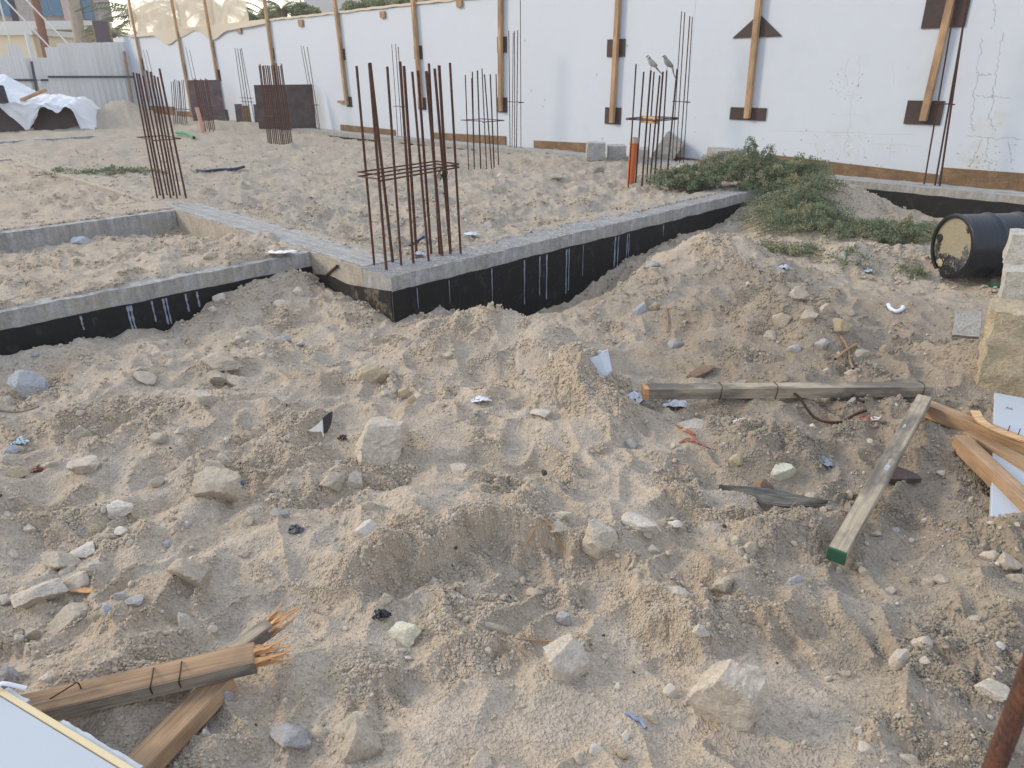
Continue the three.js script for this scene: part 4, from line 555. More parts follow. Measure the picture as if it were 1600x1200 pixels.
// ---------------------------------------------------------------- stones one can pick out
{
  const tone = { beige: [0.58, 0.50, 0.39], pale: [0.66, 0.58, 0.475], white: [0.76, 0.69, 0.595], grey: [0.50, 0.48, 0.46], blue: [0.53, 0.55, 0.575], yellow: [0.58, 0.48, 0.32], brown: [0.30, 0.21, 0.14], violet: [0.52, 0.49, 0.50], lemon: [0.76, 0.74, 0.58] };
  const mats = {}; for (const k in tone) mats[k] = mat({ color: lin(...tone[k].map((q) => q * 1.0)), map: rep(T.mottle, 5), bumpMap: rep(T.mottleBump, 7), bumpScale: 0.004, roughness: 0.97 });
  const small = 'small stone half sunk in the sandy dirt';
  const list = [ // u, v, width, height in the photograph, tone, label (none: one of the many alike)
    [45, 607, 46, 34, 'blue', 'round bluish white cobble at the left edge'], [8, 627, 34, 26, 'beige', 'tan stone cut by the left edge beside the bluish cobble'],
    [315, 627, 48, 38, 'pale', 'faceted two-toned stone left of the black and white scrap'], [125, 685, 32, 32, 'beige', 'flat pale triangular stone standing in the dirt at left'], [137, 733, 46, 30, 'pale', 'oval cream stone at left above the white streaked one'],
    [344, 772, 72, 54, 'beige', 'big cream boulder at left with a smooth rounded top'], [340, 735, 36, 22, 'beige', 'small stone lying just above the big cream boulder at left'], [186, 802, 42, 22, 'white', 'white streaked long stone at left'],
    [191, 829, 22, 18, 'white'], [134, 853, 34, 24, 'white', 'squarish white stone at left above the flat wedge'], [95, 874, 58, 30, 'beige', 'flat wedge stone at left with a pebble on it'], [96, 861, 15, 11, 'beige'], [147, 893, 34, 28, 'pale', 'rounded stone just above the orange wood chip'],
    [300, 905, 54, 54, 'beige', 'angular tan stone standing above the broken timber'], [245, 755, 24, 20, 'beige'], [80, 725, 26, 18, 'pale'], [27, 738, 28, 22, 'yellow', 'small yellowish stone near the left edge'],
    [586, 587, 50, 36, 'yellow', 'flat yellowish block of stone below the foundation corner'], [594, 696, 92, 78, 'pale', 'biggest sandstone boulder right of the black and white scrap'], [518, 757, 42, 28, 'beige', 'rounded stone below the biggest sandstone boulder, left of a pair'], [557, 756, 24, 32, 'pale', 'upright stone below the biggest sandstone boulder, right of a pair'],
    [718, 745, 30, 20, 'pale', 'flat pale stone right of and below the biggest boulder'], [578, 804, 22, 20, 'beige'], [575, 835, 44, 30, 'white', 'whitish stone beside the crumbling ledge'], [633, 610, 18, 22, 'yellow'], [645, 624, 22, 18, 'yellow'], [465, 652, 18, 14, 'white'],
    [882, 800, 36, 26, 'pale', 'pale stone above the white faceted rock near the middle'], [873, 820, 30, 16, 'beige'], [935, 854, 56, 58, 'pale', 'white faceted rock on the ledge near the middle'], [1000, 825, 60, 18, 'white', 'flat whitish stone right of the white faceted rock'], [1052, 832, 24, 16, 'white'],
    [845, 650, 34, 18, 'white', 'flat cream stone on the ridge below the foundation corner'], [985, 688, 20, 22, 'grey'], [1075, 660, 58, 28, 'pale', 'flat pale slab stone below the long weathered timber'], [1222, 737, 38, 28, 'lemon', 'cream yellow stone stuck in the clod left of the green ended timber'], [1150, 725, 22, 22, 'yellow'],
    [1186, 758, 44, 30, 'brown', 'brown broken brick lump left of the grey bark strip'], [1055, 932, 38, 26, 'pale', 'rounded stone right of the crumbling ledge, left of two'], [1130, 920, 36, 34, 'beige', 'rounded stone right of the crumbling ledge, right of two'], [884, 1040, 72, 64, 'pale', 'large pale rock half covered by sand in the foreground'],
    [1124, 1098, 94, 116, 'pale', 'largest pale angular rock in the foreground'], [1093, 997, 26, 22, 'pale', 'small stone above the largest foreground rock'], [1018, 1122, 20, 20, 'beige'], [775, 976, 34, 30, 'beige', 'tan pebble right of the knobbly cream stone'], [630, 984, 46, 44, 'lemon', 'knobbly cream stone in the smooth sand hollow'], [672, 937, 28, 24, 'beige', 'brownish stone under the crumbling ledge'],
    [605, 953, 24, 22, 'beige'], [566, 1162, 56, 60, 'beige', 'big tan stone at the bottom edge left of the middle'], [553, 1138, 50, 30, 'beige', 'sandy stone leaning behind the big tan one at the bottom'], [755, 1182, 36, 40, 'pale', 'pale stone touching the bottom edge near the middle'], [453, 1150, 54, 34, 'grey', 'cracked grey clod of earth right of the broken timbers'], [358, 1098, 20, 20, 'grey', 'squarish grey pebble beside the broken timbers'],
    [68, 931, 66, 34, 'pale', 'long pale stone left of the orange wood chip'], [103, 963, 64, 38, 'beige', 'long tan stone below the orange wood chip'], [48, 986, 22, 32, 'beige', 'narrow upright stone near the left edge'], [8, 1046, 38, 48, 'violet', 'greyish violet stone at the left edge above the white board'], [122, 912, 38, 26, 'pale', 'stone touching the orange wood chip from behind'], [8, 941, 22, 18, 'pale'], [75, 1064, 18, 12, 'white'],
    [155, 970, 20, 16, 'yellow'], [174, 968, 20, 16, 'blue'], [195, 944, 20, 18, 'grey'], [214, 947, 24, 16, 'grey'], [290, 975, 26, 26, 'pale'], [1404, 1033, 28, 50, 'pale', 'pale upright stone in the right foreground'], [1437, 1011, 30, 26, 'pale', 'blocky stone behind the pale upright one in the right foreground'], [1545, 1094, 40, 18, 'pale', 'long thin pale stone near the lower right corner'],
    [1520, 967, 20, 16, 'beige'], [1242, 913, 26, 20, 'grey', 'grey stone below the green painted timber end'], [1470, 915, 24, 14, 'beige'], [1440, 1047, 13, 13, 'pale'], [1556, 1022, 16, 15, 'white'], [1322, 1040, 16, 14, 'beige'], [345, 475, 20, 15, 'white'], [332, 483, 13, 11, 'white'], [124, 377, 26, 16, 'blue', 'bluish lump in the left sand bay'], [17, 373, 18, 12, 'grey'], [760, 351, 17, 17, 'white', 'small white stone on the fill right of the corner cage'],
    [441, 478, 28, 18, 'pale'], [468, 461, 20, 12, 'pale'], [489, 431, 20, 13, 'beige'], [444, 532, 24, 17, 'grey'], [470, 541, 15, 9, 'grey'], [340, 590, 36, 26, 'beige', 'blocky stone left of the middle, left one of a pile'], [372, 598, 34, 22, 'pale', 'pale stone left of the middle, right one of a pile'], [352, 570, 60, 18, 'beige', 'flat stone lying on top of the pile left of the middle'], [230, 592, 32, 22, 'pale'],
    [1018, 419, 26, 16, 'grey', 'grey chunk lying on the mound against the black beam'], [1094, 583, 46, 16, 'brown', 'flat brown lump behind the long weathered timber'], [998, 487, 18, 24, 'blue', 'flat bluish chip stuck in the mound'], [1022, 478, 16, 22, 'yellow'], [1055, 532, 30, 20, 'grey'], [1410, 552, 14, 9, 'pale'], [1380, 558, 14, 14, 'yellow'], [1330, 490, 16, 10, 'pale'],
    [1245, 466, 34, 26, 'beige', 'biggest tan clod on the rubble pile left of the drum'], [1290, 490, 24, 22, 'beige'], [1310, 512, 30, 26, 'yellow'], [1222, 500, 26, 22, 'beige'], [1205, 520, 22, 16, 'beige'], [1282, 540, 22, 18, 'grey'], [1342, 560, 26, 18, 'beige'], [1262, 506, 24, 20, 'beige'], [1180, 545, 16, 12, 'yellow'], [1240, 545, 20, 16, 'grey'], [1290, 580, 16, 12, 'pale'], [1330, 585, 22, 14, 'pale'],
    [866, 279, 26, 12, 'beige'], [1060, 262, 12, 8, 'beige'], [934, 268, 18, 12, 'grey', 'dark grey chip on the fill left of the orange pipe'], [782, 275, 10, 8, 'white'], [640, 330, 12, 8, 'pale'], [230, 352, 16, 10, 'beige'], [330, 405, 20, 12, 'pale'], [60, 520, 20, 12, 'pale'], [245, 535, 18, 10, 'beige'], [375, 530, 16, 12, 'pale'], [410, 560, 12, 9, 'pale'], [740, 640, 14, 10, 'white'], [690, 640, 16, 12, 'beige'], [700, 560, 18, 16, 'pale'], [640, 540, 14, 12, 'grey'], [800, 560, 18, 14, 'pale'], [1175, 665, 26, 18, 'beige'], [1060, 705, 14, 12, 'grey'], [960, 720, 12, 10, 'pale'],
    [1020, 860, 20, 16, 'pale'], [1010, 845, 16, 14, 'beige'], [1110, 870, 12, 10, 'beige'], [1170, 860, 22, 26, 'beige'], [1150, 850, 16, 14, 'pale'], [995, 870, 14, 12, 'beige'], [880, 960, 22, 20, 'grey'], [835, 925, 26, 18, 'beige'], [760, 920, 16, 12, 'beige'], [710, 890, 18, 20, 'pale'], [715, 935, 12, 10, 'pale'], [945, 1030, 14, 12, 'pale'], [540, 985, 10, 8, 'white'], [640, 1027, 16, 10, 'white'], [720, 1080, 16, 16, 'beige'], [730, 1062, 9, 9, 'pale'], [320, 1140, 12, 12, 'pale'], [478, 1165, 18, 14, 'grey'], [500, 1150, 24, 18, 'beige'], [930, 1185, 20, 14, 'white'], [970, 1190, 20, 16, 'yellow'], [1350, 1170, 22, 16, 'pale'], [1420, 1185, 20, 14, 'beige'], [1260, 1160, 12, 12, 'pale'], [1340, 1150, 14, 12, 'white'], [1230, 960, 12, 10, 'beige'], [1390, 920, 18, 12, 'beige'], [1415, 905, 14, 12, 'yellow'], [1450, 910, 20, 16, 'beige'],
    [1360, 695, 12, 10, 'pale'], [1268, 672, 12, 10, 'white'], [1265, 785, 20, 18, 'beige'], [1290, 800, 14, 10, 'beige'], [1400, 830, 12, 10, 'grey'], [1575, 880, 30, 26, 'beige'], [1545, 870, 22, 18, 'pale'], [1590, 905, 22, 20, 'beige'], [1340, 880, 16, 14, 'yellow'], [1350, 890, 20, 14, 'beige'], [1310, 885, 12, 12, 'beige'],
    [60, 560, 14, 10, 'grey'], [215, 660, 14, 10, 'beige'], [170, 652, 10, 20, 'yellow'], [250, 690, 24, 16, 'beige'], [285, 685, 16, 12, 'pale'], [178, 703, 12, 10, 'pale'], [20, 705, 18, 14, 'blue'], [355, 695, 11, 9, 'white'], [350, 720, 18, 14, 'pale'], [240, 712, 14, 10, 'pale'], [270, 812, 16, 14, 'beige'], [262, 850, 14, 10, 'grey'], [50, 830, 16, 12, 'pale'], [20, 860, 14, 12, 'pale'], [170, 840, 26, 16, 'beige'], [150, 830, 18, 14, 'yellow'], [105, 895, 20, 14, 'pale'], [390, 820, 18, 14, 'beige'], [440, 810, 26, 16, 'grey'], [380, 860, 14, 10, 'beige'], [300, 855, 10, 8, 'pale'], [420, 790, 12, 10, 'pale'],
  ];
  // the many small ones are told apart by their colour and by what they lie next to
  const marks = [[45, 607, 'the round bluish cobble'], [344, 772, 'the big cream boulder'], [505, 660, 'the black and white scrap'], [594, 696, 'the biggest sandstone boulder'], [935, 854, 'the white faceted rock'], [630, 984, 'the knobbly cream stone'], [884, 1040, 'the large sand-covered rock'], [1124, 1098, 'the largest foreground rock'], [300, 905, 'the angular tan stone'], [133, 933, 'the orange wood chip'], [250, 1080, 'the broken timbers'], [1310, 870, 'the green painted timber end'], [1200, 785, 'the grey bark strip'], [1225, 605, 'the long weathered timber'], [945, 577, 'the plastic cup'], [1400, 487, 'the curved white plastic strip'], [1490, 385, 'the drum'], [1085, 680, 'the red netting'], [1405, 1030, 'the pale upright stone'], [1580, 1120, 'the rusty bar at the corner'], [650, 350, 'the corner rebar cage'], [610, 460, 'the foundation corner'], [985, 250, 'the orange pipe'], [1560, 540, 'the block heap'], [1405, 748, 'the dark plywood offcut'], [860, 850, 'the crumbling ledge'], [1245, 490, 'the rubble pile'], [566, 1162, 'the big tan bottom stone'], [124, 377, 'the bluish lump in the sand bay'], [8, 1046, 'the greyish violet stone'], [1540, 860, 'the white board under timbers'], [440, 400, 'the inner beam corner'], [137, 733, 'the oval cream stone'], [95, 874, 'the flat wedge stone'], [1222, 737, 'the cream yellow stone'], [775, 976, 'the tan pebble']];
  const used = new Set(list.map((q) => q[5]).filter(Boolean)), word = { beige: 'tan', pale: 'pale', white: 'whitish', grey: 'grey', blue: 'bluish', yellow: 'yellowish', brown: 'brown', violet: 'violet', lemon: 'cream' };
  const nameSmall = (u, v, w, h, k) => { const near = marks.map(([a, b, n]) => [Math.hypot(u - a, v - b), a, b, n]).sort((p, q) => p[0] - q[0]).slice(0, 4), shape = h > w * 0.95 ? 'upright ' : h < w * 0.6 ? 'flat ' : ''; for (const adj of [shape, shape + (w > 17 ? '' : 'tiny ')]) for (const [, a, b, n] of near) { const dx = u - a, dy = v - b, dir = Math.abs(dx) > 1.6 * Math.abs(dy) ? (dx < 0 ? 'left of' : 'right of') : Math.abs(dy) > 1.6 * Math.abs(dx) ? (dy < 0 ? 'behind' : 'in front of') : (dy < 0 ? 'behind and ' : 'in front and ') + (dx < 0 ? 'left of' : 'right of'); const l = `small ${adj}${word[k]} stone ${dir} ${n}`; if (!used.has(l)) { used.add(l); return l; } } return small; };
  list.forEach(([u, v, w, h, k, label], i) => {
    const p = hit(u, v + h * 0.22), D = p.distanceTo(camera.position), dn = (EYE - p.y) / D, W = w * D / FOCAL, A = h * D / FOCAL, dz = W * (0.7 + 0.2 * ((i * 13) % 5) / 5), Hh = clamp((A - dz * dn * 0.55) / Math.sqrt(1 - dn * dn) * 1.25, W * 0.42, W * 1.5);
    const g = rockGeo(900 + i * 3, label ? 10 : 4, 14, label ? 0.05 : 0.02); g.computeBoundingBox(); const b = g.boundingBox, sz = b.getSize(new THREE.Vector3()), ce = b.getCenter(new THREE.Vector3()); g.translate(-ce.x, -ce.y, -ce.z); g.scale(W / sz.x * 1.03, Hh / sz.y, dz / sz.z); g.computeVertexNormals();
    const o = solo(label?.includes('clod') ? 'earth_clod' : 'stone', toCreasedNormals(faceUV(g, i * 0.13), 0.55), mats[k], p.clone().setY(p.y + Hh * (w > 60 ? 0.2 : 0.1)), label ?? nameSmall(u, v, w, h, k), 'stone', label ? 'stones one can pick out on the dug ground' : 'small stones strewn over the dug ground'); o.rotation.set(0.12 * ((i * 7) % 5 - 2), Math.atan2(-p.x, -p.z) * 0, 0.14 * ((i * 11) % 5 - 2));
  });
}
// ---------------------------------------------------------------- litter
{
  const D = (p) => p.distanceTo(camera.position);
  const sheet = (n, m, f) => { const P = [], I = []; for (let i = 0; i <= n; i++) for (let j = 0; j <= m; j++) P.push(...f(i / n, j / m)); for (let i = 0; i < n; i++) for (let j = 0; j < m; j++) { const c = i * (m + 1) + j; I.push(c, c + 1, c + m + 1, c + 1, c + m + 2, c + m + 1); } const g = new THREE.BufferGeometry(); g.setAttribute('position', new THREE.Float32BufferAttribute(P, 3)); g.setIndex(I); g.computeVertexNormals(); return g; };
  const two = (c, o = {}) => mat({ color: c, side: THREE.DoubleSide, ...o });
  { // black and white scrap
    const p = hit(505, 682), o = thing('packaging_scrap', p, 'torn black and white scrap standing up beside the biggest boulder', 'scrap');
    const poly = (pts, d) => new THREE.ExtrudeGeometry(new THREE.Shape(pts.map(([a, b]) => new THREE.Vector2(a, b))), { depth: d, bevelEnabled: false });
    part('white_flap', poly([[-0.075, 0.035], [-0.045, 0.055], [-0.02, 0.075], [0.0, 0.1], [0.004, 0.03], [0.0, 0.0], [-0.01, 0.03], [-0.05, 0.03]], 0.004), two(lin(0.78, 0.75, 0.66)), o).rotation.set(-0.5, 0.2, 0);
    part('black_flap', poly([[0.0, 0.1], [0.03, 0.12], [0.058, 0.135], [0.055, 0.11], [0.048, 0.07], [0.025, 0.03], [0.004, 0.02], [0.004, 0.03]], 0.004), two(lin(0.02, 0.022, 0.03)), o).rotation.set(-0.4, -0.35, 0); o.position.y += 0.01; }
  { // crumpled white plastic cup
    const p = hit(945, 588), g = new THREE.LatheGeometry([[0.0, 0], [0.034, 0.0], [0.036, 0.01], [0.046, 0.09], [0.049, 0.094], [0.045, 0.092], [0.034, 0.012], [0, 0.004]].map(([a, b]) => new THREE.Vector2(a, b)), 24); roughen(g, 0.010, 16, 2); boxUV(g); const o = solo('plastic_cup', g, two(lin(0.66, 0.72, 0.82), { roughness: 0.45 }), p.setY(p.y + 0.02), 'crumpled whitish plastic cup at the foot of the mound', 'plastic cup'); o.rotation.set(-0.3, 0, 0.4); o.scale.setScalar(1.35); }
  const crumple = (u, v, w, h, col, name, label, cat, seed) => { const p = hit(u, v + h * 0.3), d = D(p) / FOCAL, g = sheet(14, 10, (a, b) => [(a - 0.5) * w * d + 0.01 * n2(a * 4 + seed, b * 4), h * d * (0.12 + 0.5 * Math.abs(n2(a * 1.7 + seed, b * 1.9)) + 0.08 * Math.abs(n2(a * 5, b * 5 + seed))) * (0.3 + 0.7 * Math.sin(Math.PI * a)), (b - 0.5) * w * d * 0.7 * (0.35 + 0.65 * Math.sin(Math.PI * clamp(a + 0.12 * n2(b * 3, seed)))) + 0.01 * n2(a * 5, b * 5 + seed)]); return solo(name, g, two(col, { roughness: 0.5 }), p, label, cat); };
  crumple(752, 622, 30, 12, lin(0.74, 0.76, 0.8), 'paper_scrap', 'white paper scrap on the ridge below the foundation corner', 'paper scrap', 1);
  crumple(1225, 424, 20, 14, lin(0.60, 0.66, 0.74), 'plastic_scrap', 'bluish plastic scrap at the edge of the mound below the weeds', 'plastic scrap', 2);
  crumple(1357, 424, 16, 12, lin(0.6, 0.66, 0.74), 'plastic_scrap', 'bluish plastic scrap left of the drum', 'plastic scrap', 3);
  crumple(990, 622, 44, 26, lin(0.66, 0.69, 0.73), 'plastic_scrap', 'dusty plastic film left of the long weathered timber end', 'plastic scrap', 4);
  crumple(1055, 626, 42, 22, lin(0.70, 0.71, 0.73), 'plastic_scrap', 'dusty plastic film under the left end of the long timber', 'plastic scrap', 5);
  crumple(440, 393, 44, 8, lin(0.76, 0.77, 0.78), 'plastic_scrap', 'white plastic film lying on the beam by the inner corner', 'plastic scrap', 6);
  crumple(655, 408, 22, 12, lin(0.62, 0.65, 0.7), 'plastic_scrap', 'grey plastic film at the foot of the corner rebar cage', 'plastic scrap', 7);
  crumple(735, 367, 28, 8, lin(0.68, 0.71, 0.76), 'plastic_scrap', 'white plastic film right of the corner rebar cage', 'plastic scrap', 8);
  crumple(1160, 660, 26, 12, lin(0.66, 0.68, 0.7), 'plastic_scrap', 'tangle of white film below the middle of the long timber', 'plastic scrap', 9);
  crumple(1290, 712, 34, 16, lin(0.34, 0.35, 0.37), 'plastic_scrap', 'grey rag half buried left of the green ended timber', 'rag', 10);
  crumple(597, 970, 26, 20, lin(0.04, 0.04, 0.045), 'plastic_scrap', 'black plastic scrap left of the knobbly cream stone', 'plastic scrap', 11);
  crumple(536, 686, 16, 14, lin(0.12, 0.07, 0.07), 'board_scrap', 'dark brown scrap at the left side of the biggest boulder', 'scrap', 12);
  crumple(62, 724, 20, 12, lin(0.22, 0.08, 0.07), 'board_scrap', 'dark red scrap near the left edge', 'scrap', 13);
  crumple(30, 690, 22, 12, lin(0.55, 0.66, 0.72), 'plastic_scrap', 'pale blue scrap near the left edge', 'plastic scrap', 14);
  crumple(377, 763, 14, 8, lin(0.10, 0.17, 0.32), 'plastic_scrap', 'tiny blue scrap beside the big cream boulder', 'plastic scrap', 15);
  crumple(460, 825, 26, 10, lin(0.1, 0.1, 0.11), 'plastic_scrap', 'dark scrap left of the whitish stone', 'plastic scrap', 16);
  const line = (name, pts, r, m, label, cat, lift = 0.01, seg = 24) => solo(name, tube(pts.map(([u, v, y]) => { const p = hit(u, v); p.y += (y ?? lift); return p; }), r, seg, 7), m, null, label, cat);
  line('plastic_strip', [[1387, 479], [1391, 486], [1400, 491], [1408, 490], [1410, 484]], 0.016, two(lin(0.72, 0.78, 0.84), { roughness: 0.5 }), 'curved white plastic strip on the dirt in front of the drum', 'plastic strip', 0.02);
  line('blue_clip', [[978, 1118], [986, 1124], [992, 1132], [1000, 1134], [1009, 1142]], 0.0055, two(lin(0.25, 0.31, 0.42)), 'twisted blue plastic piece in the foreground sand', 'plastic piece', 0.006);
  line('dark_hose', [[308, 268], [325, 271], [345, 269], [365, 268], [382, 265]], 0.022, two(lin(0.035, 0.055, 0.085)), 'short dark blue hose lying on the fill right of the left cage', 'hose', 0.03);
  line('green_strip', [[276, 211], [290, 214], [304, 219]], 0.035, two(lin(0.06, 0.30, 0.17)), 'green plastic strip lying far back behind the left cage', 'plastic strip', 0.05);
  line('green_stake', [[1320, 415, 0], [1320, 414, 0.1]], 0.008, two(lin(0.05, 0.2, 0.18)), 'short green stake standing in the small mound by the weeds', 'stake');
  line('green_hose', [[1545, 452], [1556, 449], [1568, 445]], 0.02, two(lin(0.02, 0.16, 0.08)), 'green scrap lying under the drum by the block heap', 'plastic scrap', 0.015);
  line('blue_tube', [[640, 386], [652, 381], [664, 377]], 0.012, two(lin(0.03, 0.06, 0.16)), 'short dark blue tube inside the corner rebar cage', 'tube', 0.02);
  line('stick', [[0, 652], [30, 647], [62, 642]], 0.006, M.woodOld, 'dry grey stick at the left edge', 'stick', 0.02); line('stick', [[24, 628], [28, 646]], 0.0035, M.woodOld, 'thin short twig crossing the dry stick at the left edge', 'stick', 0.025);
  line('stick', [[1311, 541], [1320, 556], [1326, 575], [1330, 592]], 0.008, M.wood, 'thin brown stick on the rubble pile', 'stick', 0.03); line('stick', [[1303, 572], [1320, 562], [1335, 553]], 0.011, M.wood, 'short brown stick crossing another on the rubble pile', 'stick', 0.035);
  line('stick', [[805, 1008], [840, 1000], [870, 1003], [898, 1009]], 0.0025, M.splinter, 'thin orange straw above the large pale rock', 'straw', 0.008); line('stick', [[820, 852], [850, 856], [880, 860]], 0.003, M.splinter, 'thin orange straw on the crumbling ledge', 'straw', 0.01);
  line('root', [[1040, 490], [1043, 500], [1043, 518]], 0.006, M.wood, 'dry root hanging from the side of the mound', 'root', 0.015);
  line('bent_rebar', [[1206, 620, 0.05], [1240, 634, 0.05], [1275, 654, 0.04], [1310, 662, 0.03], [1335, 656, 0.04], [1352, 648, 0.05]], 0.0075, M.rust, 'bent rusty bar lying below the long weathered timber', 'rebar'); line('bent_rebar', [[1320, 616, 0.05], [1333, 632, 0.05], [1346, 645, 0.05]], 0.007, M.rust, 'short rusty bar end crossing the bent bar', 'rebar');
  { const p = hit(1358, 655), o = thing('tape_knot', p, 'knot of red and white plastic tape at the bent bar end', 'plastic tape'), r = mulberry(6); for (let i = 0; i < 7; i++) { const a = [(r() - 0.5) * 0.05, 0.02 + 0.03 * r(), (r() - 0.5) * 0.04], b = [(r() - 0.5) * 0.1, 0.02 + 0.03 * r(), (r() - 0.5) * 0.06], c = [(r() - 0.5) * 0.11, 0.005, (r() - 0.5) * 0.08]; part('tape', tube([a, b, c], 0.006, 8, 5).scale(1, 0.6, 1), two(i % 2 ? lin(0.72, 0.7, 0.68) : lin(0.5, 0.1, 0.05)), o); } }
  { const p = hit(1085, 685), o = thing('red_netting', p, 'torn strip of red netting on the dirt below the long timber', 'netting'), r = mulberry(16), w = (u, v) => { const q = hit(u, v); q.y += 0.008; return q.sub(p); }; for (const pts of [[[1053, 662], [1062, 670], [1078, 668]], [[1058, 664], [1064, 671], [1076, 671]], [[1066, 676], [1074, 684], [1082, 690]], [[1062, 696], [1075, 691], [1086, 697], [1094, 708]], [[1080, 682], [1084, 692], [1090, 704]], [[1060, 698], [1070, 694], [1084, 696]], [[1090, 700], [1098, 708], [1110, 706]], [[1072, 676], [1078, 684], [1085, 688]]]) part('strand', tube(pts.map(([u, v]) => w(u, v)), 0.0032, 12, 5), two(lin(0.42, 0.12, 0.075)), o); }
  { const p = hit(1404, 755), sh = new THREE.Shape([[-0.075, -0.02], [0.072, -0.02], [0.075, 0.01], [0.02, 0.08], [-0.05, 0.07]].map(([a, b]) => new THREE.Vector2(a, b))), g = boxUV(new THREE.ExtrudeGeometry(sh, { depth: 0.018, bevelEnabled: true, bevelSize: 0.002, bevelThickness: 0.002 }).rotateX(-Math.PI / 2)); solo('plywood_offcut', g, M.ply, p.setY(p.y + 0.01), 'dark plywood offcut under the green ended timber', 'plywood offcut').scale.setScalar(1.15); }
  { // curled strip of grey bark over a dark gap
    const a = hit(1122, 770), b = hit(1290, 803), L = a.distanceTo(b), g = sheet(30, 8, (i, j) => { const wd = 0.055 * Math.sin(Math.PI * clamp(i * 0.96 + 0.03)) + 0.006; return [i * L, 0.012 + 0.012 * Math.sin(i * 6) + 0.02 * Math.sin(j * 3.1) + 0.004 * n2(i * 14, j * 3), (j - 0.5) * wd * 1.4 + 0.012 * Math.sin(i * 5)]; });
    const uv = new Float32Array(31 * 9 * 2); for (let i = 0; i <= 30; i++) for (let j = 0; j <= 8; j++) { uv[(i * 9 + j) * 2] = i / 30 * L; uv[(i * 9 + j) * 2 + 1] = j * 0.01; } g.setAttribute('uv', new THREE.BufferAttribute(uv, 2)); const o = solo('bark_strip', g, mat({ color: lin(0.42, 0.44, 0.46), map: rep(T.woodOld, 0.8, 4), bumpMap: rep(T.woodBump, 0.8, 4), bumpScale: 0.006, side: THREE.DoubleSide }), a, 'curled strip of grey bark left of the green ended timber', 'bark'); layAlong(o, a, b); o.position.y += 0.012; o.rotateX(0.35); }
  { const p = hit(1135, 628), q = hit(1160, 600), o = timber(p.setY(p.y + 0.03), q.setY(q.y + 0.04), 0.06, 0.03, M.woodOld, 'short grey board lying under the middle of the long timber', { seed: 44 }); }
  // rusty stake close by the camera at the right
  { const d = ray(1580, 1130), p = d.multiplyScalar(0.82).add(camera.position), o = solo('rusty_stake', rod(new THREE.Vector3(0, -0.15, 0), new THREE.Vector3(0.0, p.y + 0.6, 0), 0.0115, 14), M.rust, new THREE.Vector3(p.x, 0, p.z), 'rusty bar standing upright at the lower right corner', 'rebar'); }
}
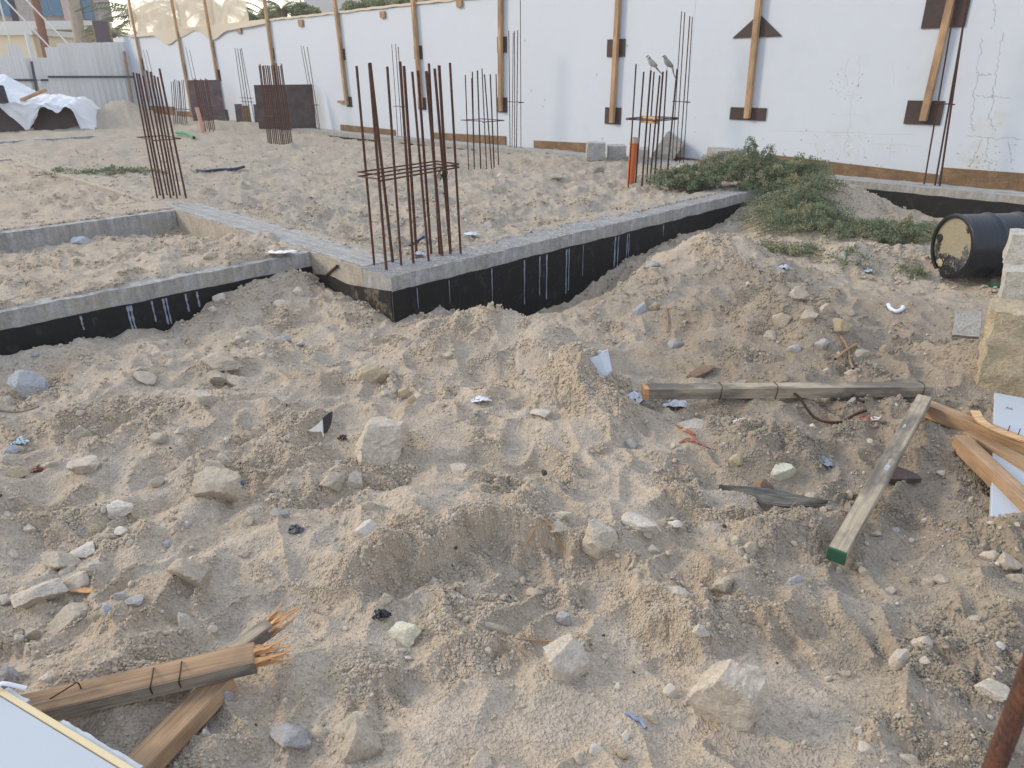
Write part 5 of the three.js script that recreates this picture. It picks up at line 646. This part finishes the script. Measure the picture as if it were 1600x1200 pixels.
// ---------------------------------------------------------------- two birds on the bars
{
  const bird = (foot, turn, pitch, tailDown, label, cols) => {
    const o = thing('bird', foot, label, 'bird', 'two small birds on the rebar cage', turn);
    // one skin from tail to bill: rings along a spine [x forward, y up, half width, half height]
    const S = [[-0.150, -0.055 - tailDown, 0.010, 0.004], [-0.10, -0.020 - tailDown * 0.55, 0.011, 0.006], [-0.062, 0.012, 0.014, 0.012], [-0.040, 0.030, 0.026, 0.024], [-0.012, 0.046, 0.034, 0.034], [0.016, 0.064, 0.034, 0.035], [0.036, 0.086, 0.026, 0.026], [0.046, 0.102, 0.021, 0.021], [0.056, 0.114, 0.021, 0.020], [0.066, 0.117, 0.017, 0.016], [0.074, 0.115, 0.008, 0.008], [0.082, 0.112, 0.004, 0.004], [0.094, 0.107, 0.0008, 0.0008]];
    const c = new THREE.CatmullRomCurve3(S.map(([x, y]) => new THREE.Vector3(x, y, 0))), n = 40, k = 14, P = [], C = [], I = [];
    for (let i = 0; i <= n; i++) { const f = i / n * (S.length - 1), a = Math.min(S.length - 2, Math.floor(f)), q = f - a, w = lerp(S[a][2], S[a + 1][2], q), h = lerp(S[a][3], S[a + 1][3], q), p = c.getPoint(i / n), tn = c.getTangent(i / n), nx = -tn.y, ny = tn.x;
      for (let j = 0; j < k; j++) { const an = j / k * TAU, sy = Math.sin(an) * h, sz = Math.cos(an) * w; P.push(p.x + nx * sy, p.y + ny * sy, sz); const head = f > 6.4, side = Math.abs(Math.cos(an)) > 0.6; C.push(...(f > 9.9 ? cols.bill : head ? (side && f > 6.9 && f < 8.2 ? cols.cheek : cols.head) : f < 1.6 ? cols.tail : Math.sin(an) > -0.2 ? cols.back : cols.belly)); } }
    for (let i = 0; i < n; i++) for (let j = 0; j < k; j++) { const a = i * k + j, b = i * k + (j + 1) % k; I.push(a, a + k, b, b, a + k, b + k); }
    const g = new THREE.BufferGeometry(); g.setAttribute('position', new THREE.Float32BufferAttribute(P, 3)); g.setAttribute('color', new THREE.Float32BufferAttribute(C, 3)); g.setIndex(I); g.computeVertexNormals(); const m = mat({ vertexColors: true, roughness: 0.9, side: THREE.DoubleSide }), turnG = new THREE.Matrix4().makeTranslation(0, 0.03, 0).multiply(new THREE.Matrix4().makeRotationZ(pitch)); g.applyMatrix4(turnG); part('body', g, m, o);
    for (const s of [-1, 1]) { const w = new THREE.SphereGeometry(1, 16, 8).scale(0.052, 0.02, 0.006).rotateZ(0.45).translate(-0.022, 0.045, s * 0.031); part('wing', w.applyMatrix4(turnG), mat({ color: lin(...cols.wing), roughness: 0.9 }), o); part('eye', new THREE.SphereGeometry(0.0028, 8, 6).translate(0.062, 0.119, s * 0.0165).applyMatrix4(turnG), M.black, o); part('leg', tube([[0.0, 0.0, s * 0.006], [0.002, 0.016, s * 0.010], [-0.006, 0.045, s * 0.012]], 0.0016, 8, 5), M.black, o); }
  };
  const [b1, b2] = globalThis.birdSpots;
  bird(b1, Math.PI * 0.82, 0.1, 0.0, 'small bird with a dark head and white cheek on the left bar', { head: [0.03, 0.03, 0.03], cheek: [0.6, 0.6, 0.6], back: [0.30, 0.29, 0.27], belly: [0.45, 0.44, 0.42], tail: [0.05, 0.05, 0.05], bill: [0.02, 0.02, 0.02], wing: [0.28, 0.27, 0.25] });
  bird(b2, Math.PI * 0.88, 0.15, 0.075, 'small grey bird with a long drooping tail on the right bar', { head: [0.10, 0.10, 0.10], cheek: [0.3, 0.3, 0.3], back: [0.24, 0.235, 0.225], belly: [0.30, 0.295, 0.28], tail: [0.16, 0.155, 0.15], bill: [0.03, 0.03, 0.03], wing: [0.22, 0.215, 0.2] });
}
// ---------------------------------------------------------------- weeds
{
  const leafMat = new THREE.MeshPhysicalMaterial({ vertexColors: true, roughness: 0.85, transmission: 0.15, thickness: 0, side: THREE.DoubleSide }), stemMat = mat({ color: lin(0.16, 0.15, 0.07) });
  const weed = (u, v, rx, rz, ht, stems, leaves, label, seed, sz = 0.02) => {
    const c = hit(u, v), o = thing('weed', c, label, 'weed', 'green weeds creeping over the dirt by the wall'), r = mulberry(seed), P = [], C = [], I = [], sg = [];
    for (let i = 0; i < stems; i++) {
      const a = r() * TAU, k = 0.25 + 0.75 * Math.sqrt(r()), ex = Math.cos(a) * rx * k, ez = Math.sin(a) * rz * k, sx = ex * 0.35 * r(), s2 = ez * 0.35 * r(), hh = ht * (0.45 + 0.75 * r()) * (1.15 - 0.6 * k), pts = [];
      for (let j = 0; j <= 5; j++) { const q = j / 5, x = lerp(sx, ex, q) + 0.04 * n2(i * 3.1, q * 3), z = lerp(s2, ez, q) + 0.04 * n2(q * 3, i * 2.7), gy = ground(c.x + x, c.z + z) - c.y; pts.push(new THREE.Vector3(x, gy + hh * Math.sin(Math.PI * (0.08 + 0.62 * q)) - 0.01, z)); }
      const cv = new THREE.CatmullRomCurve3(pts); if (i % 2 === 0) sg.push(new THREE.TubeGeometry(cv, 6, 0.003, 4, false));
      const tn = 0.75 + 0.5 * r(), dry = r() < 0.2;
      for (let j = 0; j < leaves; j++) {
        const q = 0.15 + 0.85 * r(), p = cv.getPoint(q), s = sz * (0.6 + 0.8 * r()), d = new THREE.Vector3(r() - 0.5, r() * 0.9 - 0.15, r() - 0.5).normalize(), w = new THREE.Vector3(r() - 0.5, r() - 0.5, r() - 0.5).cross(d).normalize(); p.add(new THREE.Vector3((r() - 0.5) * 0.05, (r() - 0.4) * 0.05, (r() - 0.5) * 0.05));
        const b = P.length / 3, e = p.clone().addScaledVector(d, s), m1 = p.clone().addScaledVector(d, s * 0.5).addScaledVector(w, s * 0.3), m2 = p.clone().addScaledVector(d, s * 0.5).addScaledVector(w, -s * 0.3);
        for (const t of [p, m1, e, m2]) { P.push(t.x, t.y, t.z); const kk = tn * (0.85 + 0.3 * r()); if (dry) C.push(0.32 * kk, 0.29 * kk, 0.17 * kk); else C.push((0.185 + 0.07 * (tn - 1)) * kk, 0.235 * kk, 0.135 * kk); } I.push(b, b + 1, b + 2, b, b + 2, b + 3);
      }
    }
    const g = new THREE.BufferGeometry(); g.setAttribute('position', new THREE.Float32BufferAttribute(P, 3)); g.setAttribute('color', new THREE.Float32BufferAttribute(C, 3)); g.setIndex(I); g.computeVertexNormals(); part('foliage', g, leafMat, o); part('stems', mergeGeometries(sg), stemMat, o);
  };
  weed(1185, 290, 1.0, 0.65, 0.48, 260, 170, 'bushy green weed at the end of the beam by the wall', 1, 0.020);
  weed(1085, 298, 0.7, 0.34, 0.27, 120, 120, 'low green weed creeping over the beam left of the bushy one', 2, 0.022);
  weed(1245, 345, 0.7, 0.5, 0.17, 120, 100, 'green weed hanging over the end of the black beam', 3, 0.017);
  weed(1305, 362, 0.95, 0.48, 0.17, 150, 110, 'green weed creeping between the two small mounds', 4, 0.017);
  weed(1232, 400, 0.42, 0.28, 0.12, 45, 50, 'low green weed at the back of the big mound', 5, 0.02);
  weed(1400, 378, 0.7, 0.45, 0.19, 130, 100, 'green weed growing up to the drum lid', 6, 0.017);
  weed(1322, 282, 0.30, 0.2, 0.12, 22, 40, 'small green weed on the beam top by the plywood strip', 7, 0.022);
  weed(1422, 428, 0.22, 0.14, 0.06, 16, 40, 'tiny green weed on the dirt in front of the drum', 8, 0.018);
  weed(1330, 410, 0.35, 0.16, 0.05, 16, 36, 'sparse green weed around the small mound left of the drum', 9, 0.018);
  weed(1250, 310, 0.7, 0.5, 0.22, 100, 100, 'green weed spilling right from the bushy one', 12, 0.018);
  weed(190, 270, 0.9, 0.3, 0.05, 40, 40, 'flat green weed on the far fill left of the left cage', 10, 0.03); weed(90, 275, 0.35, 0.2, 0.04, 14, 30, 'tiny flat green weed far left on the fill', 11, 0.03);
}
// ---------------------------------------------------------------- metal sheet fence, heap under a tarpaulin
const TF = onS(218, 172, WALL).t, onT = (u, v, t = TF) => { const d = ray(u, v), k = (t - toST(0, 0)[1]) / (d.x * D2[0] + d.z * D2[1]), p = d.multiplyScalar(k).add(camera.position); return { s: toST(p.x, p.z)[0], y: p.y, p }; };
{
  const o = thing('metal_fence', ST(7.8, TF, 0.2), 'white corrugated metal sheet fence closing the far left of the site', 'fence', null, TURN), m = mat({ color: lin(0.75, 0.755, 0.755), roughness: 0.5, metalness: 0.15 }), mb = mat({ color: lin(0.72, 0.72, 0.71), roughness: 0.5, metalness: 0.15 });
  let edge = null; const panel = (u0, u1, vt, mm) => { const a = onT(u0, vt), b = onT(u1, vt), s0 = a.s, s1 = edge === null ? b.s : edge + 0.015; edge = s0; const L = s1 - s0, H = (a.y + b.y) / 2 - 0.2, ribs = Math.max(2, Math.round(L / 0.28)), sh = [], n = ribs * 8; for (let i = 0; i <= n; i++) { const q = i / 8 % 1; sh.push([L * i / n, q < 0.25 ? 0.028 : q < 0.37 ? lerp(0.028, 0, (q - 0.25) / 0.12) : q < 0.88 ? 0 : lerp(0, 0.028, (q - 0.88) / 0.12)]); } const S = new THREE.Shape(); sh.forEach(([x, y], i) => S[i ? 'lineTo' : 'moveTo'](x, -y)); sh.reverse().forEach(([x, y]) => S.lineTo(x, -y + 0.004)); const g = new THREE.ExtrudeGeometry(S, { depth: H, bevelEnabled: false }).rotateX(-Math.PI / 2); g.computeVertexNormals(); g.translate(s0 - 7.8, 0, 0.02 * ((u0 * 7) % 2)); part('panel', toCreasedNormals(g, 0.3), mm, o); };
  const us = []; for (let i = 0; i <= 8; i++) us.push(lerp(69, 217, i / 8)); for (let i = 7; i >= 0; i--) panel(us[i], us[i + 1], i === 0 ? 74 : 68 - i * 0.4, i % 3 === 1 ? mb : m);
  panel(36, 68, 90, m); panel(8.5, 35.5, 71, m); panel(-24, 8, 86, m); panel(-60, -25, 86, mb);
  const dk = mat({ color: lin(0.05, 0.07, 0.08), roughness: 0.6 }); const rail = (u0, u1, v) => { const a = onT(u0, v), b = onT(u1, v); part('rail', rod(new THREE.Vector3(a.s - 7.8, a.y - 0.2, 0.1), new THREE.Vector3(b.s - 7.8, b.y - 0.2, 0.1), 0.035, 8), dk, o, 'dark pipe rail across the metal sheets'); }; rail(-50, 74, 125); rail(74, 214, 120);
  const ps = onT(71, 100), pst = onT(71, 190); part('corner_post', box(0.12, ps.y + 1.0, 0.1, pst.s - 7.8 + 0.1, (ps.y + 1.0) / 2 - 0.2, 0.08), mat({ color: lin(0.7, 0.71, 0.72) }), o);
  { const a = onT(193, 80), b = onT(208, 176), q = thing('timber_prop', ST(b.s, TF - 0.12, b.y), 'thin timber prop leaning on the metal fence near its right end', 'timber prop'); part('timber', rod(new THREE.Vector3(), ST(a.s, TF - 0.06, a.y).sub(q.position), 0.04, 6), M.woodPost, q); }
  { const a = onT(48, 96), b = onT(50, 132); const q = solo('dark_rod', rod(ST(b.s, TF - 0.15, b.y - 1), ST(a.s, TF - 0.12, a.y), 0.04, 7), dk, null, 'dark rod standing before the metal fence above the tarpaulin heap', 'rod'); }
}
{ // heap of boards under a white tarpaulin
  const a = at(-40, 206, 0.3), b = at(142, 201, 0.3), L = a.distanceTo(b), o = thing('board_heap', a, 'dark plywood boards heaped at the far left below a white tarpaulin', 'board heap'); layAlong(o, a.clone(), b.clone().setY(a.y));
  const bd = (x0, x1, h, z, tilt, m) => { const g = rbox(x1 - x0, h, 0.04, 0.008, x0).rotateX(tilt).translate((x0 + x1) / 2, h / 2 - 0.05, z); part('plywood_board', g, m, o); };
  bd(L * 0.2, L * 0.44, 0.8, 0.1, -0.3, M.plyDark); bd(L * 0.52, L * 0.90, 0.72, 0.05, -0.25, M.plyDark); bd(L * 0.0, L * 0.22, 0.8, 0.0, -0.2, M.plyBrown); bd(L * 0.3, L * 0.8, 0.7, -0.5, 0, M.ply); bd(L * 0.1, L * 0.7, 0.9, -1.3, 0, M.ply);
  const t = thing('tarpaulin', a, 'white tarpaulin draped over the board heap at the far left', 'tarpaulin'); layAlong(t, a.clone(), b.clone().setY(a.y));
  const n = 70, m = 40, P = [], I = [];
  for (let i = 0; i <= n; i++) for (let j = 0; j <= m; j++) {
    const k = i / n, x = L * (-0.05 + 1.12 * k), q = j / m; let ridgeY = 0.85 + 0.35 * sstep(0.55, 0.2, k) + 0.06 * n2(x * 0.9, 3) - 0.85 * sstep(0.84, 1.02, k), hang = 0.10 + 0.62 * Math.max(0, 1 - Math.abs(k - 0.47) / 0.16) + 0.75 * sstep(0.86, 0.92, k) + 0.08 * n2(x * 2, 9);
    hang = Math.min(hang, Math.max(0.05, ridgeY + 0.12));
    let y, z; if (q < 0.62) { const w = q / 0.62; z = -2.6 + 2.95 * w; y = lerp(0.4, ridgeY, sstep(0, 0.45, w)) * (1 - 0.18 * sstep(0.75, 1, w)) + 0.28 * sstep(0.6, 0.25, k) * Math.exp(-(((w - 0.35) / 0.2) ** 2)); } else { const w = (q - 0.62) / 0.38; z = 0.35 + 0.10 * w + 0.05 * Math.sin(x * 3) * w; y = ridgeY * 0.82 - hang * w; }
    P.push(x, y + 0.04 * n2(x * 2.2, z * 2.2) + 0.03 * n2(x * 5 + q * 4, z * 4), z + 0.04 * n2(x * 3, q * 5)); }
  for (let i = 0; i < n; i++) for (let j = 0; j < m; j++) { const c = i * (m + 1) + j; I.push(c, c + 1, c + m + 1, c + 1, c + m + 2, c + m + 1); }
  const g = new THREE.BufferGeometry(); g.setAttribute('position', new THREE.Float32BufferAttribute(P, 3)); g.setIndex(I); g.computeVertexNormals(); part('sheet', g, mat({ color: lin(0.74, 0.76, 0.79), roughness: 0.6, side: THREE.DoubleSide }), t);
  const p1 = atZ(32, 157, a.z - 0.2), p2 = atZ(72, 140, a.z - 0.6); solo('loose_timber', rod(p1, p2, 0.05, 6), M.woodPost, null, 'thin timber lying on the white tarpaulin', 'timber', 'loose timbers lying on the dirt');
  const q1 = atZ(-2, 135, a.z + 0.2); solo('dark_pipe', rod(q1, atZ(6, 160, a.z + 0.3), 0.12, 10), M.black, null, 'dark round pipe end at the left edge of the tarpaulin', 'pipe');
}
// ---------------------------------------------------------------- behind the site
function frond(L, droop, r, lean) { // one palm leaf: midrib with two rows of narrow leaflets
  const P = [], I = [], n = 22; const pt = (q) => new THREE.Vector3(L * q * Math.cos(lean * (1 - q) + 0) , L * q * Math.sin(lean) - droop * L * q * q, 0);
  for (let i = 1; i <= n; i++) { const q = i / n, p = pt(q), ll = L * 0.30 * Math.sin(Math.PI * (0.15 + 0.8 * q)) * (0.85 + 0.3 * r()); for (const s of [-1, 1]) { const b = P.length / 3, e = new THREE.Vector3(p.x + ll * 0.55, p.y - ll * 0.35 - 0.1 * r() * ll, s * ll * 0.75), w = L * 0.012; P.push(p.x - w, p.y, p.z, p.x + w, p.y + 0.01, p.z, e.x, e.y, e.z); I.push(b, b + 1, b + 2); } }
  const g = new THREE.BufferGeometry(); g.setAttribute('position', new THREE.Float32BufferAttribute(P, 3)); g.setIndex(I); g.computeVertexNormals(); const rb = new THREE.TubeGeometry(new THREE.CatmullRomCurve3([0, 0.3, 0.6, 1].map(pt)), 8, L * 0.008, 4, false); rb.deleteAttribute('uv'); return mergeGeometries([g.index ? g : g, rb]);
}
const palmLeaf = new THREE.MeshPhysicalMaterial({ color: lin(0.21, 0.245, 0.13), roughness: 0.8, transmission: 0.2, thickness: 0, side: THREE.DoubleSide });
function palm(base, h, rad, seed, label, n = 26, bark = lin(0.22, 0.16, 0.11)) {
  const o = thing('palm_tree', base, label, 'palm tree', 'palm trees behind the wall and fence'), r = mulberry(seed), gs = [];
  const pr = []; for (let i = 0; i <= 40; i++) { const q = i / 40; pr.push(new THREE.Vector2((0.24 - 0.06 * q) * (1 + 0.10 * ((i % 2) ? 1 : -0.3)), h * q)); } part('trunk', new THREE.LatheGeometry(pr, 14), mat({ color: bark, map: rep(T.mottle, 4, 8), roughness: 1 }), o);
  for (let i = 0; i < n; i++) { const g = frond(rad * (0.8 + 0.4 * r()), 0.45 + 0.45 * r(), r, 1.25 - 1.5 * (i / n)); g.rotateY(i * 2.4 + r()); g.translate(0, h, 0); gs.push(g); } part('crown', mergeGeometries(gs), palmLeaf, o); return o;
}
function tree(base, h, rx, ry, seed, label, leaf = [0.30, 0.33, 0.18]) {
  const o = thing('tree', base, label, 'tree', 'trees behind the wall'), r = mulberry(seed), P = [], C = [], I = [], lim = [rod(new THREE.Vector3(), new THREE.Vector3(0, h, 0), 0.13, 8)];
  for (let k = 0; k < 26; k++) { const a = r() * TAU, e = (r() - 0.35) * 2.2, d = Math.cbrt(r()), c = new THREE.Vector3(Math.cos(a) * Math.cos(e) * rx * d, h + Math.sin(e) * ry * d, Math.sin(a) * Math.cos(e) * rx * d); lim.push(rod(new THREE.Vector3(0, h * 0.75, 0), c, 0.03, 5)); const cr = 0.25 * rx * (0.7 + 0.8 * r()); for (let i = 0; i < 130; i++) { const v = new THREE.Vector3(r() - 0.5, r() - 0.5, r() - 0.5).normalize().multiplyScalar(cr * Math.cbrt(r())).add(c), s = 0.10 * (0.7 + 0.7 * r()), d1 = new THREE.Vector3(r() - 0.5, r() - 0.5, r() - 0.5).normalize(), w = new THREE.Vector3(r() - 0.5, r() - 0.5, r() - 0.5).cross(d1).normalize(), b = P.length / 3; for (const t of [v, v.clone().addScaledVector(d1, s * 0.5).addScaledVector(w, s * 0.3), v.clone().addScaledVector(d1, s), v.clone().addScaledVector(d1, s * 0.5).addScaledVector(w, -s * 0.3)]) { P.push(t.x, t.y, t.z); const q = 0.8 + 0.4 * r(); C.push(leaf[0] * q, leaf[1] * q, leaf[2] * q); } I.push(b, b + 1, b + 2, b, b + 2, b + 3); } }
  const g = new THREE.BufferGeometry(); g.setAttribute('position', new THREE.Float32BufferAttribute(P, 3)); g.setAttribute('color', new THREE.Float32BufferAttribute(C, 3)); g.setIndex(I); g.computeVertexNormals(); part('crown', g, new THREE.MeshPhysicalMaterial({ vertexColors: true, roughness: 0.85, transmission: 0.4, thickness: 0, side: THREE.DoubleSide }), o); part('trunk', mergeGeometries(lim), mat({ color: lin(0.16, 0.12, 0.09) }), o);
}
{
  const base = (u, z) => { const p = atZ(u, 110, z); p.y = 0; return p; }, yAt = (u, v, z) => atZ(u, v, z).y;
  palm(base(186, -38), yAt(186, 55, -38), 1.25, 3, 'green palm rising behind the metal fence beside the dark board', 24);
  palm(base(236, -41), yAt(236, 28, -41), 2.5, 4, 'palm seen through the left part of the cloth screen', 26); palm(base(300, -42), yAt(300, 12, -42), 2.6, 5, 'palm seen through the middle of the cloth screen', 26); palm(base(362, -40), yAt(362, 15, -40), 2.2, 6, 'palm seen through the right part of the cloth screen', 26);
  palm(base(452, -29), yAt(452, 16, -29), 0.95, 7, 'small palm above the wall left of the white house', 24);
  tree(base(440, -34), yAt(440, 32, -34), 0.7, 0.35, 8, 'bushy green tree above the wall left of the white house'); tree(base(488, -29), yAt(488, 22, -29), 0.45, 0.3, 9, 'low green tree above the wall before the white house'); tree(base(560, -27), yAt(560, 19, -27), 0.5, 0.18, 10, 'green tree tips above the wall at the white house corner'); tree(base(596, -27), yAt(596, 12, -27), 0.45, 0.25, 15, 'green tree tips above the wall before the beige house'); tree(base(402, -34), yAt(402, 34, -34), 0.35, 0.3, 11, 'small green tree above the wall right of the cloth screen'); tree(base(345, -34), yAt(345, 36, -34), 0.7, 0.4, 12, 'yellowish green tree behind the right part of the cloth screen', [0.20, 0.20, 0.05]); tree(base(280, -34), yAt(280, 45, -34), 0.6, 0.35, 13, 'yellowish green tree behind the middle of the cloth screen', [0.18, 0.19, 0.05]);
  tree(base(640, -26), yAt(640, 8, -26), 0.4, 0.2, 16, 'green tree tips above the wall at the seen-through timber prop');
  // far apartment house at the left
  const Z = -46, X = (u, v = 20) => atZ(u, v, Z).x, Y = (v, u = 80) => atZ(u, v, Z).y;
  const hs = thing('apartment_house', new THREE.Vector3(X(60), 0, Z), 'pink and cream apartment house with blue windows behind the metal fence', 'house'), bx = (name, u0, u1, v0, v1, z0, z1, m, par = hs, lab) => { const x0 = X(u0) - X(60), x1 = X(u1) - X(60), y0 = Math.max(0, Y(v1)), y1 = Y(v0); return part(name, box(x1 - x0, y1 - y0, z1 - z0, (x0 + x1) / 2, (y0 + y1) / 2, (z0 + z1) / 2), m, par, lab); };
  const pink = mat({ color: lin(0.52, 0.45, 0.41), map: rep(T.mottle, 0.4) }), cream = mat({ color: lin(0.78, 0.69, 0.50), map: rep(T.mottle, 0.4) }), whiteP = mat({ color: lin(0.78, 0.77, 0.72) }), glass = mat({ color: lin(0.10, 0.20, 0.30), roughness: 0.12, metalness: 0.3 }), frm = mat({ color: lin(0.30, 0.31, 0.33), roughness: 0.6 });
  bx('wall', -80, 153, -90, 33, -1.6, 0, pink); bx('wall', -80, 150, 48, 200, -1.6, -0.6, cream, hs, 'cream ground floor wall'); bx('balcony_slab', -80, 150, 34, 47.5, -1.6, 0.8, whiteP); bx('pier', 104, 130, -90, 33, 0.02, 0.35, mat({ color: lin(0.58, 0.46, 0.42) })); bx('pier', 34, 60, -90, 36, 0.02, 0.4, pink);
  const win = (u0, u1, v0, v1, split) => { const w = bx('window', u0, u1, v0, v1, 0.02, 0.12, frm), n = split ? 2 : 1; for (let i = 0; i < n; i++) { const a = lerp(u0, u1, i / n) + 0.8, b = lerp(u0, u1, (i + 1) / n) - 0.8; bx('pane', a, b, v0 + 0.8, v1 - 1, 0.124, 0.14, glass, w); } };
  win(62, 101, -60, 25, true); win(131, 147, -60, 31, false); win(-6, 20, -60, 24, true); win(-50, -12, -60, 24, true); bx('dark_panel', 20, 35, -60, 37, 0.02, 0.2, mat({ color: lin(0.05, 0.06, 0.08) }), hs, 'tall dark panel between the windows'); bx('door', 76, 92, 62, 120, -0.58, -0.5, frm, hs, 'dark doorway on the ground floor');
  // trunks standing before it
  const tk = (u0, v0, u1, v1, z, r, col, label) => { const a = atZ(u1, v1, z); a.y = 0; a.x = atZ(u1, v1, z).x; const b = atZ(u0, v0, z), o = thing('palm_tree', a, label, 'palm tree', 'palm trees behind the wall and fence'); const dir = b.clone().sub(a), top = a.clone().addScaledVector(dir, 1.25), pr = []; const L = top.distanceTo(a); for (let i = 0; i <= 36; i++) pr.push(new THREE.Vector2(r * (1 + 0.08 * (i % 2)), L * i / 36)); const g = new THREE.LatheGeometry(pr, 12).applyQuaternion(new THREE.Quaternion().setFromUnitVectors(new THREE.Vector3(0, 1, 0), dir.normalize())); part('trunk', g, mat({ color: col, map: rep(T.mottle, 3, 6) }), o); const rr = mulberry(u0), gs = []; for (let i = 0; i < 18; i++) { const f = frond(2.2, 0.7, rr, 1.2 - 1.2 * i / 18); f.rotateY(i * 2.4); f.translate(top.x - a.x, top.y - a.y, top.z - a.z); gs.push(f); } part('crown', mergeGeometries(gs), palmLeaf, o); };
  tk(55, 0, 68, 75, -40, 0.19, lin(0.36, 0.17, 0.11), 'reddish brown palm trunk before the apartment house'); tk(114, 0, 120, 62, -41, 0.28, lin(0.60, 0.52, 0.42), 'pale palm trunk before the apartment house');
  // cream cabin
  const cz = -40, cab = thing('cream_cabin', new THREE.Vector3(atZ(20, 80, cz).x, 0, cz), 'small cream cabin with a white roof edge behind the fence', 'cabin'); { const c0 = atZ(-60, 55, cz), c1 = atZ(50, 55, cz), c2 = atZ(50, 90, cz), ox = cab.position.x; part('wall', box(c1.x - c0.x, c1.y, 4, (c0.x + c1.x) / 2 - ox, c1.y / 2, -2), mat({ color: lin(0.86, 0.76, 0.54) }), cab); const g = box(c1.x - c0.x + 0.3, 0.28, 4.4, (c0.x + c1.x) / 2 - ox, c1.y + 0.143, -2); part('roof', g, whiteP, cab); }
  // dark board standing on the fence, white poles
  { const a = onT(150, 62, TF + 0.4), b = onT(173, 62, TF + 0.4), t = onT(160, 33, TF + 0.4), o = thing('hoarding_board', ST((a.s + b.s) / 2, TF + 0.4, 0), 'dark grey board standing above the metal fence by the palm', 'board', null, TURN), w = b.s - a.s; part('panel', box(w, t.y - 2.2, 0.04, 0, (t.y + 2.2) / 2, 0), mat({ color: lin(0.12, 0.10, 0.115), roughness: 0.6 }), o); part('post', box(0.07, t.y, 0.07, -w / 2 + 0.05, t.y / 2, -0.06), M.wood, o); part('post', box(0.07, t.y, 0.07, w / 2 + 0.04, t.y / 2, 0), M.wood, o); }
  const pole = (u0, v0, u1, v1, label) => { const a = atZ(u0, v0, -36), b = atZ(u1, v1, -36), d = b.clone().sub(a), lo = a.clone().addScaledVector(d, -a.y * 0 + (0 - a.y) / d.y), hi = a.clone().addScaledVector(d, -0.6); solo('white_pole', rod(lo, hi, 0.035, 7), mat({ color: lin(0.75, 0.74, 0.70), roughness: 0.5 }), null, label, 'pole', 'slanting white poles behind the fence'); };
  pole(41, 0, 98, 60, 'long white pole slanting down right before the apartment house'); pole(8, 0, 42, 36, 'white pole slanting before the dark panel of the house'); pole(-1, 2, 9, 40, 'steep white pole at the left edge before the house');
  // houses above the wall
  const house = (u0, u1, vt, z, m, label, windows) => { const a = atZ(u0, 20, z), b = atZ(u1, 20, z), top = atZ((u0 + u1) / 2, vt, z).y, o = thing('villa', new THREE.Vector3((a.x + b.x) / 2, 0, z), label, 'house', 'houses beyond the wall'), w = b.x - a.x; part('wall', box(w, top, 6, 0, top / 2, -3), m, o); part('parapet', box(w + 0.1, 0.25, 6.1, 0, top + 0.126, -3), m, o); for (const [p, q, v0, v1, mm] of windows) { const x0 = atZ(p, 20, z).x - o.position.x, x1 = atZ(q, 20, z).x - o.position.x, y0 = atZ((p + q) / 2, v1, z).y, y1 = atZ((p + q) / 2, v0, z).y, wd = part('window', box(x1 - x0, y1 - y0, 0.1, (x0 + x1) / 2, (y0 + y1) / 2, 0.04), frm, o); part('pane', box((x1 - x0) * 0.9, (y1 - y0) * 0.92, 0.02, (x0 + x1) / 2, (y0 + y1) / 2, 0.104), mm ?? glass, wd); } };
  house(476, 583, -70, -33, mat({ color: lin(0.74, 0.73, 0.71) }), 'plain white house beyond the wall', [[500, 515, -55, -25]]);
  house(584, 770, -50, -30, mat({ color: lin(0.62, 0.49, 0.30), map: rep(T.mottle, 0.4) }), 'beige house with brown window strips beyond the wall', [[607, 613, -30, 10, mat({ color: lin(0.2, 0.16, 0.12) })], [618, 622, -30, 10, mat({ color: lin(0.2, 0.16, 0.12) })], [664, 700, -30, 6, mat({ color: lin(0.16, 0.14, 0.13) })], [584.6, 592, -30, 12, mat({ color: lin(0.2, 0.18, 0.15) })]]);
}
// warm evening haze
scene.fog = new THREE.FogExp2(new THREE.Color(1.0, 0.95, 0.88), 0.0018);
renderer.render(scene, camera);
